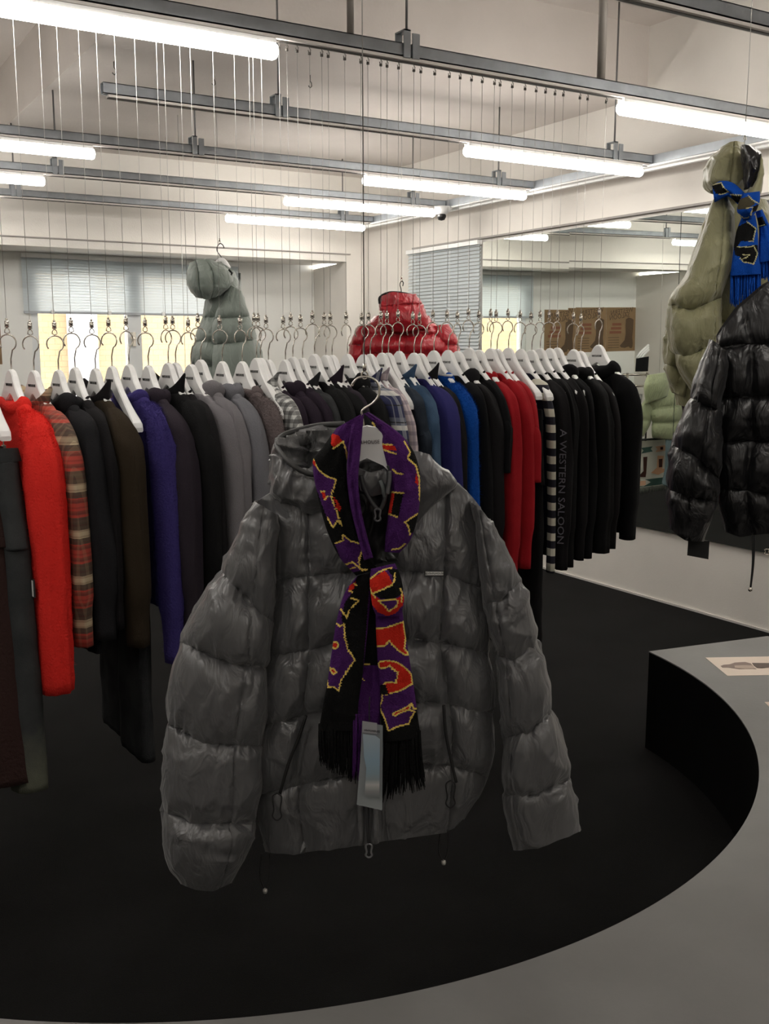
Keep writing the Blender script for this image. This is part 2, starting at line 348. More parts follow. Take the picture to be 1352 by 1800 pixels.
def channel_y():
    t = thing('ceiling_channel', 'white-lipped steel channel running front to back along the right wall', 'ceiling rail', (4.19, 5, ZS), 'galvanised channels hung across the ceiling')
    mesh('channel', *join([box(4.165, 4.215, 3.2, 7.2, ZS, ZS + .045)]), GALV, t, smooth=False)
    mesh('cable_strip', *join([box(4.225, 4.255, 3.2, 7.6, ZS - .02, ZS + .006), box(4.17, 4.21, 3.2, 7.2, ZS - .01, ZS - .001)]), WHITE, t, smooth=False)
channel_y()
for x, y, r, wh in ((2.85, 3.12, .017, 'thick'), (1.74, 3.12, .012, 'slim')):
    o = mesh('drop_pipe', *sweep([(x, y, ZS + HS), (x, y, ZF)], r, 12), mat('pipe_grey', (.36, .33, .30), .5, .3)); place(o, (x, y, ZS + HS)); setp(o, wh + ' grey drop pipe rising from the channel above the hangers to the ceiling', 'pipe')
def lamp(x0, x1, y, lab):
    t = thing('tube_lamp', lab, 'ceiling light', ((x0 + x1) / 2, y, EYE + .93), 'linear tube lamps under the ceiling channels')
    n = 12; P = [(x0, .012), (x0 + .004, .022), (x0 + .014, .0265), (x1 - .014, .0265), (x1 - .004, .022), (x1, .012)]
    v, f = sweep([(p[0], y, EYE + .937) for p in P], [p[1] for p in P], 16); mesh('diffuser', v, f, TUBE, t)
    mesh('housing', *box(x0 + .01, x1 - .01, y - .02, y + .02, EYE + .958, EYE + .972), WHITE, t, smooth=False)
for y, ends, txt in ((3.12, ((-2.1, -.94), (-.7, 1.46 - 1.0), (.30, 1.47), (2.95, 4.11)), 'above the hanger row'), (2.27, ((-.9, .26), (2.95, 4.11)), 'under the nearest channel'), (4.15, ((2.94, 4.10),), 'under the third channel'), (5.15, ((.28, 1.44), (2.95, 4.11)), 'under the fourth channel'), (6.12, ((.26, 1.42), (2.92, 4.08)), 'under the fifth channel'), (7.13, ((.2, 1.36), (2.93, 4.09)), 'under the channel closest to the back wall'), (1.0, ((-1.2, -.04), (1.5, 2.66)), 'behind the viewpoint, unseen'), (-1.0, ((-1.2, -.04), (1.5, 2.66)), 'far behind the viewpoint, unseen')):  # last two rows: unseen tubes, there to light the front jacket
    for k, (a, b) in enumerate(ends):
        if y == 3.12 and k == 1: continue
        side = 'right-hand' if a > 1.4 else ('left-hand' if a > 0 else 'far left')
        lamp(a, b, y, f'{side} glowing white tube lamp {txt}')
# cctv dome on the channel
t = thing('security_camera', 'small white dome camera with a black lens under the ceiling near the far corner', 'camera', (4.14, 6.15, EYE + .93))
def lathe(prof, c, n=24):
    V = []; Fc = []
    for r, z in prof:
        for k in range(n): a = 2 * math.pi * k / n; V.append((c[0] + r * math.cos(a), c[1] + r * math.sin(a), c[2] + z))
    for i in range(len(prof) - 1):
        for k in range(n): a, b = i * n + k, i * n + (k + 1) % n; Fc.append((a, b, b + n, a + n))
    Fc.append(tuple(range(n))[::-1]); Fc.append(tuple((len(prof) - 1) * n + k for k in range(n))); return V, Fc
cc = (4.14, 6.12, EYE + .985)
mesh('base', *lathe([(.075, 0), (.075, -.012), (.06, -.03), (.035, -.05)], cc), WHITE, t)
mesh('lens_ball', *lathe([(.005, -.035), (.022, -.04), (.032, -.058), (.032, -.07), (.022, -.088), (.004, -.093)], cc), BLACKP, t)
# ceiling hooks
for q in ((200, 108), (375, 128), (545, 132)):
    p = atz(q[0], q[1], ZB)
    v, f = sweep([p, p - [0, 0, .03], p - [-.008, 0, .04], p - [-.01, 0, .055], p - [0, 0, .065], p - [.01, 0, .055]], .0028, 6)
    o = mesh('ceiling_hook', v, f, mat('dark_hook', (.12, .11, .10), .5, .6)); place(o, p)
    setp(o, {200: 'small open steel hook in the ceiling above the left end of the short channel', 375: 'small steel ceiling hook carrying the wire of the grey-green jacket', 545: 'small empty steel hook in the ceiling right of the second channel bracket'}[q[0]], 'hook', 'hooks screwed into the ceiling')

# ------------------------------------------------------------------ curved bench
BC = (1.2027, 2.8919); R0, R1, HB = 1.554, 2.115, .38
BT = mat('bench_grey', (.21, .205, .20), .55, bump=.1, bscale=80, var=.10, vscale=5); BS = mat('bench_black', (.003, .003, .003), .9, spec=.05)  # black of the sides includes the shadow they lie in
t = thing('curved_bench', 'low grey-topped curved bench with black, shade-darkened sides at lower right', 'bench', (BC[0] + 1.0, BC[1] - 1.5, 0))
angs = np.radians(np.linspace(-9.6, -200, 150)); top = []; sd = []
def arc(r0, r1, z0, z1):
    V = []; Fc = []
    for a in angs:
        for r, z in ((r0, z0), (r1, z0), (r1, z1), (r0, z1)): V.append((BC[0] + r * math.cos(a), BC[1] + r * math.sin(a), z))
    for i in range(len(angs) - 1):
        for k in range(4): Fc.append((i * 4 + k, i * 4 + (k + 1) % 4, i * 4 + 4 + (k + 1) % 4, i * 4 + 4 + k))
    Fc.append((3, 2, 1, 0)); n = (len(angs) - 1) * 4; Fc.append((n, n + 1, n + 2, n + 3)); return V, Fc
mesh('top', *arc(R0, R1, HB - .004, HB), BT, t, smooth=False)
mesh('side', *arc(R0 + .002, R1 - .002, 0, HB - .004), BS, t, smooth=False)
# prints lying on the bench
PAPER = mat('cream_paper', (.78, .66, .56), .6); SHOE = mat('print_taupe', (.27, .20, .17), .7); SHOE2 = mat('print_beige', (.50, .39, .32), .7); SHOE3 = mat('print_brown', (.12, .085, .07), .7)
def bp(u, v, dz=0): p = atz(u, v, HB); return (p[0], p[1], HB + dz)
def flatpoly(name, pts, m, parent, dz, th=.0006):
    P = [bp(u, v) for u, v in pts]; n = len(P); V = [(x, y, HB + dz) for x, y, z in P] + [(x, y, HB + dz + th) for x, y, z in P]
    return mesh(name, V, [tuple(range(n))[::-1], tuple(range(n, 2 * n))] + [(i, (i + 1) % n, n + (i + 1) % n, n + i) for i in range(n)], m, parent, smooth=False)
a = bp(1240, 1156.3); b = bp(1279, 1188.4); ex = np.array(bp(1352, 1154.4)) - a; ex /= np.linalg.norm(ex)
t = thing('photo_print', 'cream print of a taupe pointed shoe lying on the grey bench', 'print', a, 'prints laid on the curved bench')
def prn(t, a, b, ln):
    V = np.array([a, b, b + ex * ln, a + ex * ln]); V = np.vstack([V + [0, 0, .0004], V + [0, 0, .0012]])
    mesh('paper', V, [(0, 1, 2, 3)[::-1], (4, 5, 6, 7), (0, 1, 5, 4), (1, 2, 6, 5), (2, 3, 7, 6), (3, 0, 4, 7)], PAPER, t, smooth=False)
prn(t, np.array(a), np.array(b), .50)
flatpoly('shoe_toe', [(1267, 1171.5), (1272, 1169.5), (1283, 1168.5), (1292, 1165.5), (1310, 1164.5), (1320, 1167), (1326, 1174), (1330, 1177), (1322, 1176.5), (1300, 1177), (1280, 1174), (1270, 1174)], SHOE, t, .0014)
flatpoly('shoe_highlight', [(1291, 1171), (1310, 1170.5), (1322, 1171), (1328, 1176), (1310, 1177), (1292, 1175)], SHOE2, t, .0021)
flatpoly('shoe_shaft', [(1322, 1166.8), (1352, 1167), (1400, 1167), (1400, 1174.5), (1352, 1174), (1340, 1175.5), (1331, 1175), (1325, 1171)], SHOE3, t, .0028)
a = bp(1344, 1234.5); b = bp(1384, 1275); t = thing('photo_print', 'corner of a cream print at the right edge of the bench', 'print', a, 'prints laid on the curved bench'); prn(t, np.array(a), np.array(b), .35)
flatpoly('printed_shape', [(1400, 1245), (1440, 1243), (1450, 1258), (1410, 1262)], SHOE, t, .0014)

# ------------------------------------------------------------------ the row of garments
YR = 3.12
def hanger_body_mesh(L=.225):
    ys = [0, .012, .024, .034, .044, .06, .085, .115, .145, .175, .20, .215, .223]
    zt = [0, -.002, -.008, -.019, -.034, -.052, -.074, -.095, -.115, -.134, -.150, -.162, -.176]
    zb = [-.072, -.076, -.083, -.089, -.095, -.103, -.117, -.133, -.150, -.168, -.183, -.189, -.189]
    hx = [.0085, .0085, .0085, .009, .0095, .010, .010, .0105, .011, .0125, .0145, .0155, .0145]
    V = []; Fc = []
    st = [(-y, a, b, h) for y, a, b, h in zip(ys, zt, zb, hx)][::-1][:-1] + [(y, a, b, h) for y, a, b, h in zip(ys, zt, zb, hx)]
    for y, a, b, h in st:
        y *= L / .225; e = .0035
        for px, pz in ((-h, b + e), (-h, a - e), (-h + e, a), (h - e, a), (h, a - e), (h, b + e), (h - e, b), (-h + e, b)): V.append((px - .0 * y, y, pz))
    n = 8
    for i in range(len(st) - 1):
        for k in range(n): a, b = i * n + k, i * n + (k + 1) % n; Fc.append((a, b, b + n, a + n))
    Fc.append(tuple(range(n))[::-1]); Fc.append(tuple((len(st) - 1) * n + k for k in range(n)))
    return V, Fc
def hook_pts(r=.024, base=.052, gap=.65):
    P = [(0, 0, -.01), (0, 0, base * .55)]; c = (-.006, base + r)
    for a in np.linspace(-1.05, math.pi + gap, 16): P.append((c[0] + r * math.cos(a), 0, c[1] + r * math.sin(a)))
    return P
HOOK_TOP = .052 + .024 * 2
LOGO_V, LOGO_F = text_mesh('VINYLHOUSE', .0115)
def hanger(loc, label, group='white hangers of the long row', rz=0, rh=None, clip=False, src=None):
    if src:
        t = src.copy(); C.objects.link(t); t.location = [float(v) for v in loc]
        for ch in src.children:
            c = ch.copy(); C.objects.link(c); c.parent = t
            if ch.name.startswith('hook'): c.rotation_euler = (0, 0, rh or 0)
        ORG[t.name] = np.array(loc, float)
    else:
        t = thing('clothes_hanger', label, 'hanger', loc, group)
        L = np.array(loc); v, f = hanger_body_mesh(); mesh('body', np.array(v) + L, f, HANGW, t, smooth=False)
        v, f = sweep(hook_pts(), .0021, 8); h = mesh('hook', np.array(v) + L, f, CHROME, t); h.rotation_euler = (0, 0, rh or 0)
        lv = orient(LOGO_V, L + [-.0095, 0, -.045], (0, -1, 0), (0, 0, 1)); lg = mesh('logo', lv, LOGO_F, INK, t, smooth=False); lg['label'] = 'small black lettering reading VINYLHOUSE'
    t['label'] = label; t.rotation_euler = (0, 0, rz)
    return t
def clips(t, yy=.19, z=-.19):
    L = ORG[t.name]
    for s in (-1, 1):
        v, f = join([box(-.004, .004, s * yy - .010, s * yy + .010, z - .045, z - .012), box(-.010, .010, s * yy - .014, s * yy + .014, z - .062, z - .040), tube((0, s * yy, z), (0, s * yy, z - .02), .002, 6)])
        mesh('clip', np.array(v) + L, f, CHROME, t, smooth=False)
WIRE0 = [None]
def wire(p, ztop, label, group='thin steel wires holding the hanger row', r=.0007):
    p = np.array(p, float)
    if WIRE0[0] is None:
        t = thing('suspension_wire', label, 'wire', p, group)
        mesh('cable', *[np.array(a) if i == 0 else a for i, a in enumerate(sweep([p + [0, 0, .03], p + [0, 0, 1.03]], r, 6))], WIREM, t)
        v, f = join([box(-.0055, .0055, -.004, .004, .012, .031), sweep([(0, 0, .012), (-.006, 0, .006), (-.007, 0, -.002), (0, 0, -.0055), (.007, 0, -.002), (.006, 0, .006), (0, 0, .012)], .0016, 6), tube((0, 0, .03), (0, 0, .038), .0035, 8)])
        mesh('clasp', np.array(v) + p, f, CHROME, t); WIRE0[0] = t
        v, f = join([sweep([(0, 0, .004), (0, 0, -.006), (.005, 0, -.012), (.003, 0, -.020), (-.003, 0, -.020), (-.005, 0, -.014)], .0013, 5), box(-.004, .004, -.003, .003, -.028, -.020)]); mesh('top_hook', np.array(v) + p, f, mat('dark_hook', (.12, .11, .10), .5, .6), t)
    else:
        s = WIRE0[0]; t = s.copy(); C.objects.link(t); t.location = p.tolist(); t['group'] = group
        for ch in s.children: c = ch.copy(); C.objects.link(c); c.parent = t
        t['label'] = label
    for ch in t.children:
        if ch.name.startswith('top_hook'): ch.location = (0, 0, float(ztop - p[2]))
        if ch.name.startswith('cable'): ch.scale = (1, 1, float(ztop - p[2] - .03)); ch.location = (0, 0, .03 - .03 * float(ztop - p[2] - .03))
    return t
def loft(rings, close=True):
    n = len(rings[0]); V = np.concatenate(rings); Fc = []
    for i in range(len(rings) - 1):
        for k in range(n): a, b = i * n + k, i * n + (k + 1) % n; Fc.append((a, b, b + n, a + n))
    if close: Fc.append(tuple(range(n))[::-1]); Fc.append(tuple((len(rings) - 1) * n + k for k in range(n)))
    return V, Fc
def recalc(o):
    bm = bmesh.new(); bm.from_mesh(o.data); bmesh.ops.recalc_face_normals(bm, faces=bm.faces); bm.to_mesh(o.data); bm.free(); return o
def garment(name, loc, label, cat, m, L=.74, SL=.60, collar='crew', th=.026, sw=.235, sth=.034, sy=.055, flare=.0, fold=.010, cuff=True, seed=1, sm=None, cm=None, rz=0, hem=True, fuzz=0, sdx=0, sf=.03, group='garments hanging on the long row', cuffz=None):
    t = thing(name, label, cat, loc, group); Lc = np.array(loc, float); t.rotation_euler = (0, 0, rz)
    nu = 72; a_ = np.linspace(0, 2 * np.pi, nu, endpoint=False); c = np.cos(a_); s = np.sin(a_); ex = np.sign(c) * np.abs(c) ** .55; ey = np.sign(s) * np.abs(s) ** .9
    k = sw / .235
    zc = [-.092, -.096, -.104, -.116, -.130, -.150, -.185, -.25, -.40, -.55, -L + .06, -L + .045, -L]
    ac = [.108 * k, .122 * k, .140 * k, .162 * k, .184 * k, .210 * k, .235 * k, .240 * k, .238 * k, .240 * k, .245 * k + flare, .238 * k + flare, .236 * k + flare]
    bc = [.017, .020, .0215, .022, .022, .022, max(th, .019), th * 1.1, th * 1.15, th * 1.2, th * 1.3, th * 1.1, th * 1.0]
    zz = np.concatenate([np.linspace(-.092, -.2, 22), np.linspace(-.215, -L + .06, 46), [-L + .052, -L + .045, -L + .02, -L + .004, -L]])
    rings = []
    for z in zz:
        a = np.interp(-z, [-q for q in zc], ac); b = np.interp(-z, [-q for q in zc], bc)
        if not hem: a = a if z > -L + .06 else np.interp(L - .06, [-q for q in zc], ac); 
        y = ex * a; x = ey * b; amp = fold * min(1, max(0, (-z - .1) / .3))
        x = x + amp * 2 * (vn(y * 16 + seed * 5, z * 3 + seed) - .5) + fuzz * (vn(y * 260 + s * 9, z * 260) - .5)
        rings.append(np.stack([x + amp * .7 * (ridge(y * 22 + seed, z * 4 + 2 * seed) - .5) * np.sign(s), y, np.full(nu, z)], -1))
    v, f = loft(rings); recalc(mesh('body', v + Lc, f, m, t))
    # sleeves
    for sg in (-1, 1):
        n2 = 34; P = []; zs = np.linspace(0, 1, 52)
        endz = -.14 - SL; path = np.array([[0, .125 * k, -.119], [0, .185 * k, -.150], [sdx * .1, .228 * k, -.198], [sdx * .4, .250 * k + sf * .35, -.29], [sdx * .75, .256 * k + sf * .8, -.14 - SL * .55], [sdx, .256 * k + sf, endz]])
        ry = np.interp(zs, [0, .15, .38, .6, .9, .93, 1], [.012, .026, sy * .92, sy, sy * .86, sy * .62 if cuff else sy * .84, sy * .60 if cuff else sy * .84])
        rx = np.interp(zs, [0, .15, .38, .6, .9, .93, 1], [.018, .027, sth * .95, sth, sth * .9, sth * .75 if cuff else sth * .88, sth * .7 if cuff else sth * .86])
        b_ = np.linspace(0, 2 * np.pi, n2, endpoint=False); rings = []
        for i, q in enumerate(zs):
            p = catrom(path, q * 5); d = (catrom(path, min(q + .02, 1) * 5) - catrom(path, max(q - .02, 0) * 5)); d /= np.linalg.norm(d)
            ny = np.array([0, -d[2], d[1]]); wob = 1 + .24 * (vn(b_ / 6.283 * 6 + seed * 3, np.full(n2, q * 5 + seed)) - .5) * (q > .05) + .26 * (ridge(b_ / 6.283 * 8 + seed, np.full(n2, q * 2.2 + seed)) ** 2 - .4)
            xx = np.cos(b_) * rx[i] * wob; yy = np.sin(b_) * ry[i] * wob
            if fuzz: ff = 1 + fuzz * 25 * (vn(b_ * 18, np.full(n2, q * 150)) - .5); xx = xx * ff; yy = yy * ff
            q_ = np.stack([p[0] + xx, p[1] + yy * ny[1], p[2] + yy * ny[2]], -1); q_[:, 1] *= sg; rings.append(q_)
        v, f = loft(rings); so_ = recalc(mesh('sleeve', v + Lc, f, sm or m, t))
        if fuzz > .002 and sg < 0:
            R_ = np.array(rings); cen = R_.mean(1, keepdims=True); rs_ = np.random.RandomState(int(seed * 10)); n_ = 9000
            ii = rs_.randint(1, len(R_) - 1, n_); kk = rs_.randint(0, n2, n_); fa = rs_.rand(n_, 1); fb = rs_.rand(n_, 1)
            p0 = R_[ii, kk] * (1 - fa) + R_[ii, (kk + 1) % n2] * fa; p1 = R_[ii - 1, kk] * (1 - fa) + R_[ii - 1, (kk + 1) % n2] * fa; p0 = p0 * (1 - fb) + p1 * fb
            nn = p0 - cen[ii, 0]; nn /= np.linalg.norm(nn, axis=1, keepdims=True); nn = nn + rs_.normal(0, .6, (n_, 3)); sd_ = rs_.normal(0, 1, (n_, 3)); sd_ /= np.linalg.norm(sd_, axis=1, keepdims=True)
            tri = np.stack([p0 - sd_ * .0007 - nn * .001, p0 + sd_ * .0007 - nn * .001, p0 + nn * .0055], 1).reshape(-1, 3)
            fz = mesh('fuzz', tri + Lc, [(3 * a, 3 * a + 1, 3 * a + 2) for a in range(n_)], sm or m, t); fz['kind'] = 'stuff'; fz.parent = so_
    # neckline
    cmat = cm or m
    if collar in ('hood', 'roll'):
        r = .030 if collar == 'hood' else .019; pts = []; rr = []
        for a in np.linspace(-math.pi * .92, math.pi * .92, 34):
            y = .108 * math.cos(a) * -1; x = .022 * math.sin(a); pts.append((x, y, -.112 + abs(y) * .12 + .006 * math.sin(a * 3 + seed))); rr.append(r * (.75 + .3 * abs(math.cos(a)) + .1 * math.sin(5 * a + seed)))
        v, f = sweep(pts, rr, 16, flat=.7); mesh('hood' if collar == 'hood' else 'collar', np.array(v) + Lc, f, cmat, t)
        if collar == 'hood':
            rg = []
            for i, q in enumerate(np.linspace(0, 1, 16)):
                y0 = .0; hw = .085 + .03 * math.sin(q * 3); z = -.105 - q * .20; b = .006 + .020 * math.sin(math.pi * min(1, q * 1.05))
                y = np.cos(a_) * hw * (1 - .45 * q ** 3); x = th * .75 + np.sin(a_) * b + .004 * ridge(y * 30, np.full(nu, q * 3 + seed)); rg.append(np.stack([x, y, np.full(nu, z)], -1))
            v, f = loft(rg); recalc(mesh('hood_drape', v + Lc, f, cmat, t))
    else:
        hgt, tilt = {'crew': (.012, .002), 'stand': (.050, .010), 'shirt': (.040, .016)}[collar]
        rg = []
        for z, w_ in ((-.012, 0), (0, 0), (hgt * .5, tilt * .3), (hgt, tilt), (hgt + .003, tilt - .002), (hgt, tilt - .005), (hgt * .4, -.004), (-.012, -.005)):
            y = np.cos(a_) * (.110 + w_); x = np.sin(a_) * (.021 + w_ * .6)
            zz_ = -.108 + np.abs(y) * .05 - .012 * (np.sin(a_) < 0) * np.abs(np.sin(a_)) + z * (1 + .35 * np.cos(a_ * 2 + .5)); rg.append(np.stack([x, y, zz_], -1))
        V = np.concatenate(rg); f = [(i * nu + q, i * nu + (q + 1) % nu, (i + 1) * nu + (q + 1) % nu, (i + 1) * nu + q) for i in range(7) for q in range(nu)]
        mesh('collar', V + Lc, f, cmat, t)
    return t
def trousers(name, loc, label, cat, m, L=1.15, hw=.17, th=.022, seed=1, rz=0, cuffm=None, group='garments hanging on the long row', legs=True):
    t = thing(name, label, cat, loc, group); Lc = np.array(loc, float); t.rotation_euler = (0, 0, rz)
    nu = 60; a_ = np.linspace(0, 2 * np.pi, nu, endpoint=False); ex = np.sign(np.cos(a_)) * np.abs(np.cos(a_)) ** .5; ey = np.sign(np.sin(a_)) * np.abs(np.sin(a_)) ** .8
    def panel(y0, y1, z0, z1, w0, w1, dx, nm, th=th, mm=m):
        rg = []
        for q in np.linspace(0, 1, 40):
            yc = y0 + (y1 - y0) * q; hw_ = w0 + (w1 - w0) * q; z = z0 + (z1 - z0) * q; y = ex * hw_
            x = dx * q + ey * th * (1 + .2 * q) + .012 * (vn(y * 14 + seed, np.full(nu, z * 4)) - .5) + .006 * (ridge(y * 25, np.full(nu, z * 9 + seed)) - .5) * np.sign(np.sin(a_)); rg.append(np.stack([x, y + yc, np.full(nu, z)], -1))
        v, f = loft(rg); return recalc(mesh(nm, v + Lc, f, mm, t))
    panel(0, 0, -.225, -.262, hw, hw * 1.01, 0, 'waistband', th + .003)
    panel(0, 0, -.262, -.50, hw * 1.01, hw * 1.12, 0, 'seat')
    for s in (-1, 1): panel(s * hw * .5, s * hw * .62, -.47, -L, hw * .56, hw * .60, .006 * s, 'leg', mm=m)
    return t
fab = lambda n, c, **k: mat(n, c, k.pop('rough', .92), bump=k.pop('bump', .5), bscale=k.pop('bscale', 350), spec=.15, **k)
RED = fab('red_wool', (.78, .032, .024), sheen=.5, bscale=150, bump=.9); RED2 = fab('red_jersey', (.36, .012, .018), var=.1, vscale=20)
BLK = fab('black_jersey', (.0085, .0085, .009)); BLK2 = fab('black_knit', (.006, .006, .007), bscale=500); BLK3 = fab('soft_black', (.012, .011, .012))
CHAR = fab('charcoal_cotton', (.016, .016, .018)); OLV = fab('olive_brown_wool', (.032, .023, .014)); PUR = fab('indigo_mohair', (.045, .034, .155), sheen=.4, bscale=150, bump=.9)
MAU = fab('dark_mauve_fleece', (.032, .025, .034), var=.15); DPUR = fab('dark_purple_fleece', (.022, .015, .024)); GRY = fab('grey_sweatshirt', (.19, .18, .19), var=.1); GRY2 = fab('cool_grey_sweatshirt', (.17, .17, .185), var=.1)
FUZ = fab('taupe_mohair', (.13, .105, .105), sheen=.4, bscale=140, bump=1); NAVY = fab('navy_indigo_jersey', (.030, .028, .13)); BLUE = fab('royal_blue_mohair', (.004, .06, .30), sheen=.4, bscale=140, bump=1)
DEN = fab('blue_denim', (.065, .115, .19), var=.45, vscale=12, col2=(.03, .06, .11)); DDEN = fab('dark_denim', (.016, .020, .028), var=.4, vscale=15, col2=(.03, .04, .055)); BDEN = fab('black_washed_denim', (.018, .019, .021), var=.5, vscale=9, col2=(.038, .040, .042)); GDEN = fab('grey_washed_denim', (.10, .10, .10), var=.4, vscale=12)
BRN = fab('brown_fleece', (.035, .018, .016), sheen=.3, bscale=120, bump=1)
PLAID = bands('red_brown_plaid', (.10, .065, .045), [(2, 7.8, .1, .42, (.50, .06, .04), .9), (2, 31, .1, .35, (.07, .045, .03), .55), (2, 7.8, .55, .18, (.58, .46, .30), .9), (2, 62, .1, .3, (.10, .02, .02), .35), (1, 11, .2, .25, (.06, .04, .03), .4), (1, 60, .1, .35, (.5, .35, .2), .15)])
BWCH = bands('black_white_check', (.62, .62, .60), [(2, 40, 0, .5, (.02, .02, .02), .62), (1, 40, .2, .5, (.02, .02, .02), .62), (0, 45, .2, .5, (.02, .02, .02), .3)])
NPL = bands('navy_flannel_check', (.018, .022, .075), [(2, 9, .15, .30, (.15, .16, .20), .8), (2, 9, .22, .14, (.72, .70, .64), .85), (0, 26, .3, .22, (.35, .36, .38), .45), (2, 18, .02, .07, (.01, .01, .01), .9), (0, 55, .2, .12, (.5, .5, .5), .3)])
PPL = bands('pale_pink_check', (.55, .46, .47), [(2, 30, 0, .4, (.14, .12, .16), .5), (0, 50, .2, .4, (.14, .12, .16), .5)])
STR = bands('navy_cream_stripe', (.010, .010, .020), [(2, 17.4, .30, .5, (.62, .60, .50), 1)])

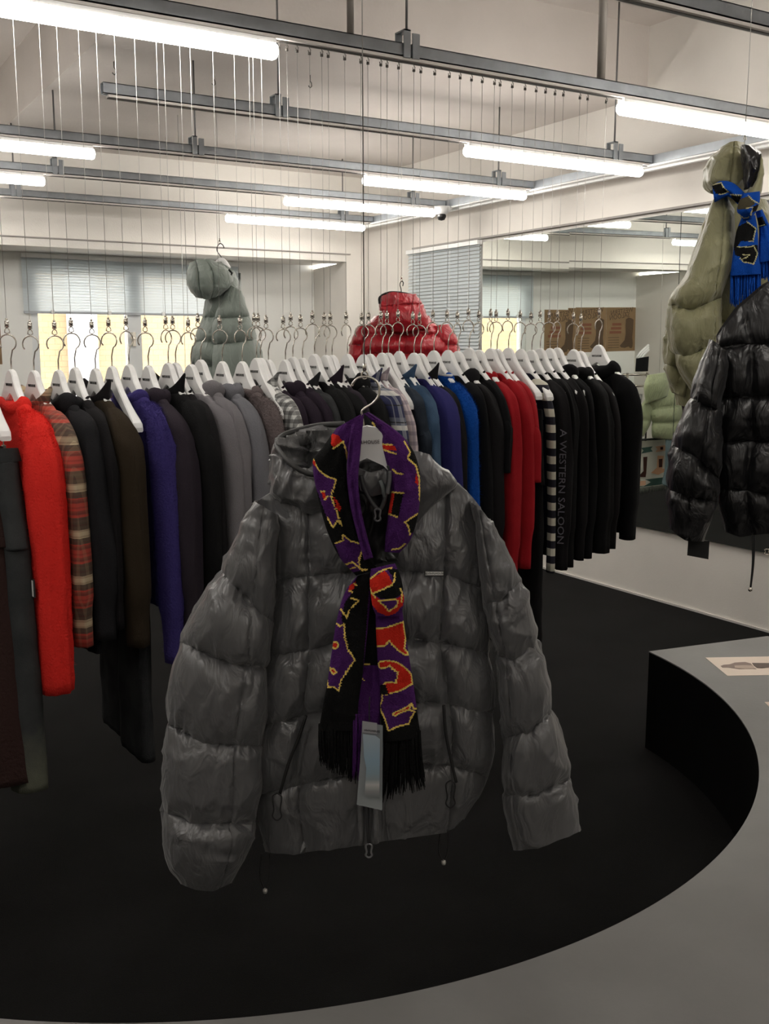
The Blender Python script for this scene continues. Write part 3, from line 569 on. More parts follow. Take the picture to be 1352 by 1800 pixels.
# hook pixel, hanger top pixel row, short name, then how the garment is built
ROW = [
 (15, 649, 'bright red fluffy cardigan', 'cardigan', RED, dict(L=.76, SL=.745, collar='roll', sth=.046, sy=.06, fuzz=.004, cuff=False, sdx=-.012, sf=.055)),
 (55, 651, 'red and brown plaid overshirt', 'overshirt', PLAID, dict(L=.76, SL=.63, collar='shirt', sth=.036, fuzz=.0008)),
 (98, 650, 'washed black zip hoodie', 'hoodie', CHAR, dict(L=.82, SL=.62, collar='hood', sth=.042, sy=.062)),
 (127, 645, 'thin black long-sleeved top', 'top', BLK3, dict(L=.76, SL=.60, sth=.022)),
 (163, 647, 'olive-brown jacket with a dark collar and black cord', 'jacket', OLV, dict(L=.74, SL=.66, collar='stand', cm=BLK3, sth=.044, sy=.065)),
 (192, 643, 'faded black wide-leg jeans', 'jeans', BDEN, dict(T=1, L=1.20, hw=.19)),
 (222, 640, 'indigo purple mohair cardigan', 'cardigan', PUR, dict(L=.72, SL=.74, collar='roll', sth=.036, fuzz=.003)),
 (256, 642, 'dark mauve hooded sweatshirt', 'hoodie', MAU, dict(L=.72, SL=.66, collar='hood', sth=.044, sy=.064)),
 (291, 637, 'black jacket with a tall pointed collar', 'jacket', BLK, dict(L=.74, SL=.60, collar='stand', sth=.044, sy=.066)),
 (304, 637, 'black windbreaker behind the tall-collared jacket', 'jacket', BLK3, dict(L=.70, SL=.58, collar='crew', sth=.022)),
 (331, 640, 'mid grey crew-neck sweatshirt', 'sweatshirt', GRY, dict(L=.70, SL=.62, collar='crew', sth=.036, sy=.06)),
 (348, 632, 'grey hooded sweatshirt with a slumped hood', 'hoodie', GRY, dict(L=.70, SL=.62, collar='hood', sth=.030)),
 (386, 635, 'blue-grey hoodie with thin blue piping', 'hoodie', GRY2, dict(L=.70, SL=.62, collar='hood', sth=.038, piping=1)),
 (421, 635, 'taupe fluffy jumper', 'jumper', FUZ, dict(L=.66, SL=.58, collar='roll', sth=.036, fuzz=.003)),
 (446, 629, 'grey washed jeans', 'jeans', GDEN, dict(T=1, L=1.0, hw=.165)),
 (453, 629, 'black and white checked shirt', 'shirt', BWCH, dict(L=.74, SL=.58, collar='shirt', sth=.026)),
 (467, 632, 'dark purple crew-neck tee', 'tee', DPUR, dict(L=.70, SL=.30, cuff=False, sth=.026)),
 (497, 632, 'very dark purple hooded sweatshirt', 'hoodie', DPUR, dict(L=.72, SL=.62, collar='hood', sth=.036)),
 (510, 627, 'slim dark plum top behind the purple hoodie', 'top', DPUR, dict(L=.70, SL=.60, sth=.022)),
 (527, 629, 'charcoal denim trucker jacket', 'jacket', BDEN, dict(L=.62, SL=.60, collar='shirt', sth=.030)),
 (548, 622, 'plain black jacket right of the charcoal trucker jacket', 'jacket', BLK, dict(L=.70, SL=.60, sth=.030)),
 (568, 624, 'black top with a plum funnel collar', 'top', BLK, dict(L=.70, SL=.60, collar='stand', sth=.026, cm=DPUR)),
 (579, 624, 'dark grey and maroon raglan top', 'top', MAU, dict(L=.70, SL=.60, collar='crew', sth=.026)),
 (606, 622, 'black hoodie left of the navy flannel shirt', 'hoodie', BLK, dict(L=.70, SL=.60, collar='hood', sth=.032)),
 (634, 623, 'navy and cream checked flannel shirt', 'shirt', NPL, dict(L=.74, SL=.60, collar='shirt', sth=.036, sy=.062)),
 (646, 622, 'pale pink checked shirt', 'shirt', PPL, dict(L=.70, SL=.58, collar='shirt', sth=.022)),
 (667, 620, 'dark indigo jeans', 'jeans', DDEN, dict(T=1, L=1.05, hw=.165)),
 (678, 620, 'dark denim vest behind the pale pink shirt', 'vest', DDEN, dict(L=.62, SL=.3, sth=.02)),
 (697, 617, 'mid blue denim jacket with a frayed collar', 'jacket', DEN, dict(L=.66, SL=.62, collar='shirt', sth=.034)),
 (723, 620, 'navy indigo sweatshirt', 'sweatshirt', NAVY, dict(L=.68, SL=.62, sth=.036)),
 (735, 621, 'black top between the navy sweatshirt and blue cardigan', 'top', BLK3, dict(L=.70, SL=.60, collar='stand', sth=.026)),
 (758, 616, 'royal blue fluffy cardigan with a white-edged collar', 'cardigan', BLUE, dict(L=.66, SL=.64, collar='roll', sth=.036, fuzz=.003, trim=1)),
 (783, 615, 'black top right of the royal blue cardigan', 'top', BLK2, dict(L=.72, SL=.60, sth=.028)),
 (800, 617, 'black hooded sweatshirt left of the red garments', 'hoodie', BLK3, dict(L=.74, SL=.62, collar='hood', sth=.036)),
 (820, 611, 'thin black tee just left of the red garments', 'tee', BLK2, dict(L=.70, SL=.30, cuff=False, sth=.022)),
 (838, 615, 'red long-sleeved sweatshirt, leftmost of the three red garments', 'sweatshirt', RED2, dict(L=.74, SL=.72, collar='roll', sth=.036, sy=.058)),
 (858, 612, 'red sweatshirt in the middle of the three red garments', 'sweatshirt', RED2, dict(L=.73, SL=.66, sth=.032)),
 (869, 613, 'red short-sleeved tee, rightmost of the three red garments', 'tee', RED2, dict(L=.62, SL=.34, cuff=False, sth=.030)),
 (889, 611, 'black trousers on the bare-ended hanger', 'trousers', BLK, dict(T=1, L=1.17, hw=.235)),
 (911, 613, 'navy and cream striped top', 'top', fab('dark_navy_knit', (.012, .012, .026)), dict(sm=STR, L=.70, SL=.69, th=.016, sth=.013, sy=.030, sw=.212, cuff=False)),
 (930, 615, 'black sweatshirt with outlined lettering down the sleeve', 'sweatshirt', BLK3, dict(L=.78, SL=.68, sth=.034, sy=.062, western=1)),
 (945, 612, 'black top right of the lettered black sweatshirt', 'top', BLK, dict(L=.80, SL=.68, sth=.028)),
 (962, 612, 'black top, sixth garment from the right end of the row', 'top', BLK3, dict(L=.78, SL=.66, sth=.026)),
 (975, 611, 'black hoodie, fourth garment from the right end of the row', 'hoodie', BLK2, dict(L=.77, SL=.66, collar='hood', sth=.028)),
 (1004, 614, 'black roll-neck hoodie, third garment from the right end', 'hoodie', BLK, dict(L=.79, SL=.64, collar='hood', sth=.040, sy=.066)),
 (1016, 617, 'black top, second garment from the right end of the row', 'top', BLK3, dict(L=.76, SL=.62, sth=.028)),
 (1048, 606, 'black high-neck hoodie at the right end of the row', 'hoodie', BLK2, dict(L=.74, SL=.62, collar='hood', sth=.044, sy=.066)),
]
src = None
for i, (u, va, short, nm, m, kw) in enumerate(ROW):
    p = aty(u + 5, va, YR); X = float(p[0]); z = float(p[2]); loc = np.array([X, YR, z]); kw = dict(kw)
    rz = .09 - .25 * min(1, max(0, (X - .6) / 2.3)) + rnd.uniform(-.04, .04); rh = rnd.uniform(-.75, .5)
    h = hanger(loc, f'white hanger carrying the {short}', rz=rz, rh=rh, src=src)
    if src is None: src = h
    wire([X - .006 * math.cos(rh), YR - .006 * math.sin(rh), z + HOOK_TOP + .008], ZS - .012, f'thin wire above the {short}')
    if kw.pop('T', 0):
        clips(h); trousers(nm, loc, short + ' clipped to a hanger', nm, m, seed=i, rz=rz, **kw)
        continue
    pip = kw.pop('piping', 0); wst = kw.pop('western', 0); trim = kw.pop('trim', 0)
    q_ = min(1, max(0, (X - .6) / 2.3)); kw.setdefault('sw', .240 - .042 * q_); kw.setdefault('sf', .032 - .012 * q_); kw.setdefault('sdx', .006 * (1 - q_))
    kw['sy'] = kw.get('sy', .055) * (1 - .18 * q_)
    nb = [abs(aty(ROW[j][0] + 5, va, YR)[0] - X) for j in (i - 1, i + 1) if 0 <= j < len(ROW)]; kw.setdefault('th', float(min(.026, max(.017, min(nb) * .5))))
    g = garment(nm, loc, short + ' in the hanging row', nm, m, seed=i * 1.37 + 1, rz=rz, **kw)
    sl = [c for c in g.children if c.name.startswith('sleeve')][0]
    if wst:
        V, Fc = text_mesh('A WESTERN SALOON', .044, .0006)
        o = mesh('lettering', orient(V * [1, .80, 1], loc + [-.034, -.292, -.50], (0, 0, -1), (.75, -.66, 0)), Fc, mat('outline_grey', (.13, .125, .15), .7), g, smooth=False); o['label'] = 'grey outlined letters reading A WESTERN SALOON'
    if pip:
        mm = mat('blue_piping', (.03, .05, .25), .7)
        for zz in (-.36, -.47): v, f = sweep([(-.040, -.31, zz + .012), (-.042, -.27, zz), (-.036, -.22, zz - .012)], .0022, 6); mesh('piping', np.array(v) + loc, f, mm, g)
    if trim:
        v, f = sweep([(.026 * math.sin(a), -.118 * math.cos(a), -.088) for a in np.linspace(-2.6, 2.6, 24)], .0045, 8); mesh('collar_trim', np.array(v) + loc, f, mat('white_knit', (.7, .7, .72), .8), g)
    if i == 0:
        q = loc + [-.060, -.320, -.585]; mesh('sleeve_tab', *join([box(q[0] - .004, q[0], q[1] - .008, q[1] + .008, q[2] - .025, q[2] + .025)]), INK, g, smooth=False)
        mesh('tab_stripe', *join([box(q[0] - .006, q[0] - .003, q[1] - .0045, q[1] - .001, q[2] - .022, q[2] + .022), box(q[0] - .006, q[0] - .003, q[1] + .001, q[1] + .0045, q[2] - .022, q[2] + .022)]), WHITE, g, smooth=False)
# first hangers at the far left, partly outside the frame
p = aty(-26, 650, YR); loc = np.array([p[0], YR, p[2]]); h = hanger(loc, 'white clip hanger at the far left holding washed charcoal carpenter jeans', rz=.02, rh=.2, src=src); clips(h)
wire([loc[0], YR, loc[2] + HOOK_TOP + .008], ZS - .012, 'thin wire at the left edge holding the carpenter jeans hanger')
JM = fab('charcoal_washed_denim', (.030, .033, .034), var=.4, vscale=10, col2=(.050, .053, .054))
j = trousers('jeans', loc, 'washed charcoal carpenter jeans with a faded hem at the far left', 'jeans', JM, L=1.16, hw=.20, th=.04, seed=3); j.location.y -= .05; j.rotation_euler.x = -.10
for q in ((-.047, -.135, -.30), (-.050, -.14, -.37)): mesh('rivet', *lathe([(.002, 0), (.006, .0), (.006, .004), (.002, .005)], loc + q, 10), CHROME, j)
for a in ([(-.048, -.10, -.27), (-.05, -.10, -.36), (-.052, -.155, -.37)], [(-.052, -.155, -.37), (-.054, -.15, -.50), (-.054, -.09, -.50)], [(-.056, -.20, -.46), (-.062, -.15, -.50), (-.056, -.08, -.47)]):
    v, f = sweep([catrom(np.array(a), t_) for t_ in np.linspace(0, 2, 14)], .0014, 5); mesh('stitching', np.array(v) + loc, f, mat('pale_stitch', (.25, .24, .22), .7), j)
_n = JM.node_tree; _b = _n.nodes['Principled BSDF']; _src = _b.inputs['Base Color'].links[0].from_socket   # worn pale patch above the hem
_tc = _n.nodes.new('ShaderNodeTexCoord'); _sp = _n.nodes.new('ShaderNodeSeparateXYZ'); _n.links.new(_tc.outputs['Object'], _sp.inputs[0]); _ns = _n.nodes.new('ShaderNodeTexNoise'); _ns.inputs['Scale'].default_value = 40; _n.links.new(_tc.outputs['Object'], _ns.inputs[0])
_ad = _n.nodes.new('ShaderNodeMath'); _ad.operation = 'MULTIPLY_ADD'; _ad.inputs[1].default_value = .10; _n.links.new(_ns.outputs[0], _ad.inputs[0]); _n.links.new(_sp.outputs[2], _ad.inputs[2])
_mr = _n.nodes.new('ShaderNodeMapRange'); _mr.inputs[1].default_value = -.93; _mr.inputs[2].default_value = -1.09; _n.links.new(_ad.outputs[0], _mr.inputs[0])
_mx = _n.nodes.new('ShaderNodeMix'); _mx.data_type = 'RGBA'; _n.links.new(_mr.outputs[0], _mx.inputs[0]); _n.links.new(_src, _mx.inputs[6]); _mx.inputs[7].default_value = (.12, .125, .095, 1); _n.links.new(_mx.outputs[2], _b.inputs['Base Color'])
p = aty(-60, 652, YR); loc = np.array([p[0], YR - .02, p[2]]); h = hanger(loc, 'white clip hanger outside the left edge holding brown fleece trousers', rz=0, rh=.1, src=src); clips(h)
wire([loc[0], YR - .02, loc[2] + HOOK_TOP + .008], ZS - .012, 'thin wire outside the left edge holding the brown fleece trousers')
trousers('trousers', loc, 'dark brown fleece trousers at the far left, lowest of all the garments', 'trousers', BRN, L=1.14, hw=.19, th=.055, seed=5).rotation_euler.x = -.14

# ------------------------------------------------------------------ the grey down jacket in front
def nylon(name, col, rough=.34, spec=.5, bscale=26, bump=.55, sheen=.25):
    m = bpy.data.materials.new(name); m.use_nodes = True; MATS[name] = m; nt = m.node_tree; b = nt.nodes['Principled BSDF']
    b.inputs['Base Color'].default_value = (*col, 1); b.inputs['Roughness'].default_value = rough; b.inputs['Specular IOR Level'].default_value = spec
    b.inputs['Sheen Weight'].default_value = sheen; b.inputs['Sheen Roughness'].default_value = .4
    tc = nt.nodes.new('ShaderNodeTexCoord'); mp = nt.nodes.new('ShaderNodeMapping'); mp.inputs['Scale'].default_value = (1, 1, .45); mp.inputs['Rotation'].default_value = (.35, 0, 0)
    n = nt.nodes.new('ShaderNodeTexNoise'); n.inputs['Scale'].default_value = bscale; n.inputs['Detail'].default_value = 3; n.inputs['Distortion'].default_value = 1.0
    bp = nt.nodes.new('ShaderNodeBump'); bp.inputs['Strength'].default_value = min(1, bump * 1.6); bp.inputs['Distance'].default_value = .012
    nt.links.new(tc.outputs['Object'], mp.inputs[0]); nt.links.new(mp.outputs[0], n.inputs[0]); nt.links.new(n.outputs[0], bp.inputs['Height']); nt.links.new(bp.outputs[0], b.inputs['Normal'])
    return m
NG = nylon('graphite_nylon', (.108, .108, .112), .34, .9); NGL = nylon('graphite_lining', (.11, .11, .11), .3); DARK = mat('dark_inside', (.012, .012, .012), .7)
ZIP = mat('zip_tape', (.035, .035, .036), .5); ZT = mat('zip_teeth', (.05, .05, .052), .35, .4)
AJ = 1.87
HT = at(650, 745, AJ)
jk = thing('down_jacket', 'large graphite grey quilted down jacket hanging in front under a purple scarf', 'jacket', at(650, 1500, AJ))
body = puffer('body', [
    [(449, 884), (500, 852), (560, 822), (615, 806), (690, 800), (740, 812), (790, 840), (830, 872), (856, 912)],
    [(480, 1021), (545, 1011), (620, 1004), (700, 1002), (778, 1008), (848, 1034)],
    [(466, 1154), (545, 1141), (590, 1128), (650, 1124), (715, 1122), (775, 1128), (858, 1147)],
    [(452, 1278), (535, 1258), (590, 1243), (650, 1234), (735, 1231), (790, 1236), (866, 1252)],
    [(450, 1398), (530, 1378), (590, 1366), (650, 1352), (750, 1342), (795, 1345), (852, 1362)],
    [(474, 1496), (520, 1500), (560, 1494), (640, 1484), (700, 1474), (790, 1462), (812, 1440)]],
    AJ, [.030, .085, .10, .105, .10, .07], NG, jk, seams=[0, 1, 1, 1, 1, 0], nu=300, rows=38, seam=.62, pw=2.3, vs=[[-.52, -.645, -.60, -.60, -.62, -.62], [.62, .62, .56, .63, .70, .82]], wr=.012, cr=.013, bulge=.035, seed=1, sexp=.62, capdepth=.04)
ls = puffer('sleeve', [
    [(449, 882), (486, 905)],
    [(388, 1002), (440, 1060), (478, 1094)],
    [(320, 1128), (350, 1142), (400, 1165), (470, 1174)],
    [(292, 1270), (330, 1290), (370, 1306), (457, 1310)],
    [(290, 1424), (345, 1446), (400, 1446), (446, 1440)],
    [(296, 1508), (345, 1520), (400, 1516), (432, 1500)],
    [(322, 1552), (345, 1562), (375, 1563), (402, 1550)]],
    AJ - .045, [.035, .075, .088, .088, .082, .078, .05], NG, jk, seams=[0, 1, 1, 1, 1, 0, 0], nu=170, rows=34, seam=.62, wr=.013, cr=.014, bulge=.07, seed=4, sexp=.72, vs=[[-.2, .25, .5, .45, .5, .5, .5]], vdepth=.12, capdepth=.03)
rs = puffer('sleeve', [
    [(832, 880), (862, 916)],
    [(852, 1058), (880, 1052), (915, 1022)],
    [(872, 1150), (905, 1160), (944, 1122)],
    [(889, 1298), (930, 1284), (974, 1246)],
    [(888, 1398), (940, 1394), (1003, 1368)],
    [(908, 1494), (950, 1488), (1014, 1462)]],
    AJ - .03, [.04, .068, .072, .076, .075, .055], NG, jk, seams=[0, 1, 1, 1, 1, 0], nu=160, rows=34, seam=.60, wr=.013, cr=.014, bulge=.09, seed=8, sexp=.72, vs=[[-.3, -.4, -.5, -.7, -.75, -.75]], vdepth=.18, capdepth=.03)
# hood fallen back to the left of the neck
puffer('hood', [[(486, 800), (520, 828), (560, 830), (610, 800)], [(479, 822), (520, 842), (575, 846), (625, 830)], [(478, 848), (515, 868), (570, 880), (628, 870)], [(488, 874), (540, 900), (590, 912), (640, 905)]],
    AJ - .02, [.025, .05, .055, .03], NG, jk, seams=[0, 0, 0, 0], nu=140, rows=20, wr=.012, cr=.03, seed=11, freq=1.5)
puffer('hood', [[(496, 768), (520, 757), (560, 749), (612, 746)], [(485, 800), (530, 796), (580, 794), (625, 790)], [(482, 850), (530, 850), (580, 850), (630, 850)]],
    AJ + .11, [.012, .03, .03], NG, jk, seams=[0, 0, 0], nu=90, rows=16, wr=.01, cr=.02, seed=12)
puffer('hood_lining', [[(498, 772), (540, 758), (612, 752)], [(495, 805), (540, 800), (620, 796)], [(500, 840), (560, 845), (625, 840)]],
    AJ + .06, [.01, .012, .012], NGL, jk, seams=[0, 0, 0], nu=120, rows=24, wr=.01, cr=.05, seed=13, freq=2.2, front=lambda x, y: .02 * np.sin(x * .09))
strip('hood_edge', smoothline([(566, 836, 1.80), (540, 832, 1.80), (515, 818, 1.81), (497, 800, 1.84), (487, 783, 1.89), (494, 768, 1.95), (520, 757, 1.97), (560, 748, 1.97), (605, 745, 1.95)]), AJ, .0048, mat('rim_black', (.03, .03, .03), .6), jk, flat=1.2)
# right side of the collar folding under the scarf
puffer('collar', [[(722, 792), (745, 800), (770, 822)], [(726, 826), (755, 830), (792, 845)], [(716, 880), (745, 875), (788, 858)], [(706, 930), (730, 915), (760, 880)]],
    AJ - .035, [.018, .035, .035, .015], NG, jk, seams=[0, 0, 0, 0], nu=100, rows=18, wr=.012, cr=.022, seed=15, freq=1.4)
puffer('neck_lining', [[(616, 806), (655, 812), (705, 812)], [(618, 845), (655, 840), (700, 830)], [(628, 900), (660, 905), (695, 900)], [(636, 990), (660, 992), (690, 985)]],
    AJ - .085, [.015, .02, .02, .015], mat('black_lining', (.012, .012, .012), .35), jk, seams=[0, 0, 0, 0], nu=100, rows=16, cr=.03, wr=.01, seed=17, freq=2)
puffer('inner_collar', [[(622, 820), (650, 832), (672, 826)], [(628, 840), (650, 850), (678, 838)], [(640, 862), (655, 872), (680, 868)]],
    AJ - .125, [.006, .010, .006], NG, jk, seams=[0, 0, 0], nu=70, rows=12, cr=.02, seed=18, freq=2.4)
strip('zip', smoothline([(634, 835), (640, 858), (652, 880), (664, 895), (672, 890), (680, 862), (686, 830), (683, 818)]), AJ - .155, .0040, ZIP, jk)
strip('zip_teeth', smoothline([(681, 868), (685, 845), (685, 828)]), AJ - .165, .0035, mat('teeth_grey', (.12, .12, .125), .4), jk)
zp = lambda cx_, cy_, w_, h_: smoothline([(cx_, cy_), (cx_ - w_ * .5, cy_ + h_ * .15), (cx_ - w_ * .35, cy_ + h_ * .6), (cx_ - w_ * .5, cy_ + h_ * .85), (cx_, cy_ + h_), (cx_ + w_ * .5, cy_ + h_ * .85), (cx_ + w_ * .35, cy_ + h_ * .6), (cx_ + w_ * .5, cy_ + h_ * .15), (cx_, cy_)], 4)
strip('zip_pull', zp(664, 894, 10, 22), AJ - .165, .0018, mat('pull_grey', (.10, .10, .105), .4), jk)
a = at(668, 845, AJ - .15); strip('neck_label', [(669, 844), (674, 857), (677, 874)], AJ - .158, .0045, mat('label_grey', (.16, .18, .18), .6), jk, n=4, flat=.3)
# front zip below the scarf
strip('placket', smoothline([(634, 1290), (634, 1400), (636, 1485)]), AJ - .104, .007, NG, jk, flat=.6)
strip('placket', smoothline([(661, 1290), (660, 1400), (661, 1482)]), AJ - .104, .007, NG, jk, flat=.6)
strip('zip', smoothline([(644, 1280), (644, 1400), (648, 1484)]), AJ - .110, .003, ZT, jk)
strip('zip', smoothline([(651, 1280), (651, 1400), (650, 1484)]), AJ - .110, .003, ZT, jk)
strip('zip_pull', zp(648.5, 1483, 11, 24), AJ - .112, .002, mat('pull_bright', (.22, .22, .23), .35, .5), jk)
# pocket zips, pulls and drawcords
for pts, pull in (([(538, 1258), (524, 1300), (508, 1340), (492, 1395)], (487, 1394)), ([(780, 1240), (784, 1290), (794, 1340), (802, 1375)], (792, 1372))):
    strip('pocket_zip', smoothline(pts), AJ - .098, .0032, DARK, jk)
    strip('pocket_pull', zp(pull[0], pull[1], 16, 48), AJ - .104, .0014, DARK, jk)
for x, y0, y1, nm in ((466, 1500, 1566, 'cord'), (780, 1462, 1516, 'cord')):
    strip('drawcord', smoothline([(x - 6, y0), (x - 9, y0 + (y1 - y0) * .6), (x, y1)]), AJ - .03, .0013, DARK, jk); strip('drawcord', smoothline([(x + 8, y0), (x + 7, y0 + (y1 - y0) * .6), (x, y1)]), AJ - .03, .0013, DARK, jk)
    c = at(x, y1, AJ - .03); mesh('cord_bead', *lathe([(.001, .006), (.004, .004), (.005, 0), (.004, -.004), (.001, -.006)], c, 12), mat('bright_bead', (.75, .74, .7), .2, .6), jk)
# chest label
def vplate(name, u0, v0, u1, v1, A, th, m, parent, tilt=0):
    P = [at(u0, v1, A), at(u1, v1 + tilt, A), at(u1, v0 + tilt, A), at(u0, v0, A)]; fw = room(0., -1., 0.) - np.array([0, 0, EYE])
    V = P + [p + fw * th for p in P]; return mesh(name, V, [(3, 2, 1, 0), (4, 5, 6, 7), (0, 1, 5, 4), (1, 2, 6, 5), (2, 3, 7, 6), (3, 0, 4, 7)], m, parent, smooth=False)
RT = room(1., 0., 0.) - np.array([0, 0, EYE]); UP = np.array([0, 0, 1.])
def vtext(name, s, u, v, A, hpx, m, parent, wscale=1.0, tilt=0):
    V, Fc = text_mesh(s, hpx / F * A * 1.4); return mesh(name, orient(V * [wscale, 1, 1], at(u, v, A), RT + UP * tilt, UP - RT * tilt), Fc, m, parent, smooth=False)
cl = vplate('chest_label', 746, 1003, 781, 1013, AJ - .108, .0025, INK, jk); vplate('label_face', 748, 1005, 779.5, 1011, AJ - .1105, .0008, mat('label_white', (.93, .93, .90), .4), jk)
vtext('label_lettering', '@VINYLHOUSE', 763.7, 1008, AJ - .1118, 3.6, INK, jk, .98)

# its hanger, hook and wire
ph = at(645, 748, AJ - .135)
hg = thing('clothes_hanger', 'large white hanger inside the grey down jacket, framed by the scarf', 'hanger', ph, 'hangers outside the long row')
def hw_at(P, parent, name='body'): # hanger seen from the front
    v, f = hanger_body_mesh(.235); v = np.array(v); V = P + v[:, 1:2] * RT + v[:, 0:1] * (RT @ np.array([[0, 1, 0], [-1, 0, 0], [0, 0, 1]])) + v[:, 2:3] * UP; return mesh(name, V, f, HANGW, parent, smooth=False)
def disc_body(P):
    o = [(-.044, -.075), (-.040, -.05), (-.030, -.022), (-.015, -.005), (0, 0), (.015, -.003), (.030, -.016), (.042, -.042), (.056, -.072), (.066, -.080), (.066, -.105), (.050, -.090), (.028, -.068), (0, -.055), (-.028, -.068), (-.050, -.090), (-.066, -.105), (-.066, -.088), (-.056, -.078)]
    return o
O = disc_body(ph); V, f = shape(O, -.010, .010); V = np.array(V); fwd0 = room(0., -1., 0.) - np.array([0, 0, EYE])
mesh('body', ph + V[:, :1] * RT + V[:, 1:2] * UP + V[:, 2:3] * fwd0, f, HANGW, hg, smooth=False)
vtext('logo', 'VINYLHOUSE', 641, 777.5, AJ - .1475, 6.4, INK, hg, 1.0, .03)['label'] = 'black lettering reading VINYLHOUSE'
hk = smoothline([(640, 756), (638, 738), (636, 725), (641, 718), (655, 709), (665, 697), (667, 684), (663, 672), (654, 665), (643, 662), (631, 664), (624, 669), (619, 676)], 5)
strip('hook', hk, AJ - .05, .0023, CHROME, hg, n=10)
c = at(619, 677, AJ - .05); mesh('hook_tip', *lathe([(.001, .003), (.003, 0), (.001, -.003)], c, 10), CHROME, hg)
p = at(640.5, 662, AJ - .05)
w2 = thing('suspension_wire', 'bright wire in front, holding up the grey down jacket', 'wire', p)
mesh('cable', *sweep([at(640.5, 640, AJ - .05), at(633, 0, AJ - .05)[:2].tolist() + [ZF]], .0011, 6), WIREM, w2)
def clasp(A, u, v, s, parent): # lobster clasp, s pixels tall
    strip('clasp', [(u, v - s * .95), (u, v - s * .45)], A, s * .15 / F * A, CHROME, parent, n=4)
    strip('clasp_ring', smoothline([(u, v - s * .5), (u - s * .2, v - s * .3), (u - s * .16, v), (u, v + s * .08), (u + s * .16, v), (u + s * .2, v - s * .3), (u, v - s * .5)], 3), A, s * .06 / F * A, CHROME, parent)
clasp(AJ - .05, 641, 664, 26, w2)

# ------------------------------------------------------------------ scarves: knitted ribbons whose stitches carry the pattern
def inside(poly, x, y):
    r = np.zeros(x.shape, bool); n = len(poly)
    for i in range(n):
        x0, y0 = poly[i]; x1, y1 = poly[(i + 1) % n]
        if y0 != y1: r ^= ((y0 > y) != (y1 > y)) & (x < (x1 - x0) * (y - y0) / (y1 - y0) + x0)
    return r
def edist(line, x, y):
    d = np.full(x.shape, 1e9)
    for (x0, y0), (x1, y1) in zip(line[:-1], line[1:]):
        l2 = (x1 - x0) ** 2 + (y1 - y0) ** 2 + 1e-9; t = np.clip(((x - x0) * (x1 - x0) + (y - y0) * (y1 - y0)) / l2, 0, 1); d = np.minimum(d, np.hypot(x - x0 - t * (x1 - x0), y - y0 - t * (y1 - y0)))
    return d
knit = lambda n, c: mat(n, c, .95, bump=.9, bscale=420, spec=.1, sheen=.25)
SM = [knit('knit_black', (.010, .010, .010)), knit('knit_purple', (.085, .022, .14)), knit('knit_red', (.72, .032, .018)), knit('knit_yellow', (.98, .72, .18)), knit('knit_blue', (.008, .075, .42)), knit('knit_pale_yellow', (.62, .58, .30)), knit('knit_olive', (.075, .065, .04))]
K_, P_, R_, Y_, B_, L_, O_ = range(7)
def ribbon(name, st, A, T, parent, base, pats=(), nu=110, step=1.6, dA=None, lw=1.5, seed=0, cr=.004, fold=.006, backcol=None, sexp=.75):
    st = [np.array(s, float) for s in st]; P = []; K = 15; S = np.linspace(-1, 1, K)
    for l in st: s = np.linspace(-1, 1, len(l)); P.append(np.stack([np.interp(S, s, l[:, 0]), np.interp(S, s, l[:, 1])], -1))
    P = np.array(P); n = len(st); T = [T] * n if not hasattr(T, '__len__') else T; dA = np.array([0] * n if dA is None else dA, float)
    seg = [np.linalg.norm((P[i + 1] - P[i]).mean(0)) for i in range(n - 1)]; ts = []
    for i, s in enumerate(seg): k = max(2, int(s / step)); ts += [i + j / k for j in range(k)]
    ts.append(n - 1); th = np.linspace(0, 2 * np.pi, nu, endpoint=False); c = np.cos(th); s_ = np.sin(th); sx = np.sign(c) * np.abs(c) ** sexp; dp = np.sign(s_) * np.abs(s_) ** .6
    px = []; py = []; d = []
    for t in ts:
        L = catrom(P, t); px.append(np.interp(sx, S, L[:, 0])); py.append(np.interp(sx, S, L[:, 1])); d.append(dp * float(catrom(np.array(T, float), t)) - float(catrom(dA, t)))
    px = np.array(px); py = np.array(py); d = np.array(d); tt = np.array(ts)[:, None]
    d = d + cr * (crumple(px / 30 + seed, py / 45) - .5) * 2 + fold * (vn(sx[None, :] * 2.2 + seed, tt * .8) - .5) * 2
    V = at(px, py, A - d)
    R = len(ts); Fc = []; fx = []; fy = []
    for r in range(R - 1):
        for k in range(nu): a = r * nu + k; b = r * nu + (k + 1) % nu; Fc.append((a, b, b + nu, a + nu))
    cx_ = (px[:-1] + px[1:] + np.roll(px, -1, 1)[:-1] + np.roll(px, -1, 1)[1:]) / 4; cy_ = (py[:-1] + py[1:] + np.roll(py, -1, 1)[:-1] + np.roll(py, -1, 1)[1:]) / 4
    x = cx_.ravel(); y = cy_.ravel(); fm = np.full(x.shape, base)
    jx = x + .5 * np.sign(np.sin(y * 2.6))
    for kind, col, poly in pats:
        if kind == 'f': fm[inside(poly, jx, y)] = col
        elif kind == 'fo': ii = inside(poly, jx, y); fm[ii] = col; fm[edist(poly + [poly[0]], jx, y) < lw] = Y_ if base != B_ and base != 99 else L_
        elif kind == 'l': fm[edist(poly, jx, y) < lw] = col
    front = np.tile(((dp + np.roll(dp, -1)) / 2 > -.15), R - 1); fm = np.where(front, fm, base if backcol is None else backcol)
    Fc.append(tuple(range(nu))[::-1]); Fc.append(tuple((R - 1) * nu + k for k in range(nu))); fm = np.concatenate([fm, [base, base]])
    return recalc(mesh(name, V.reshape(-1, 3), Fc, None, parent, mats=SM, fm=fm))
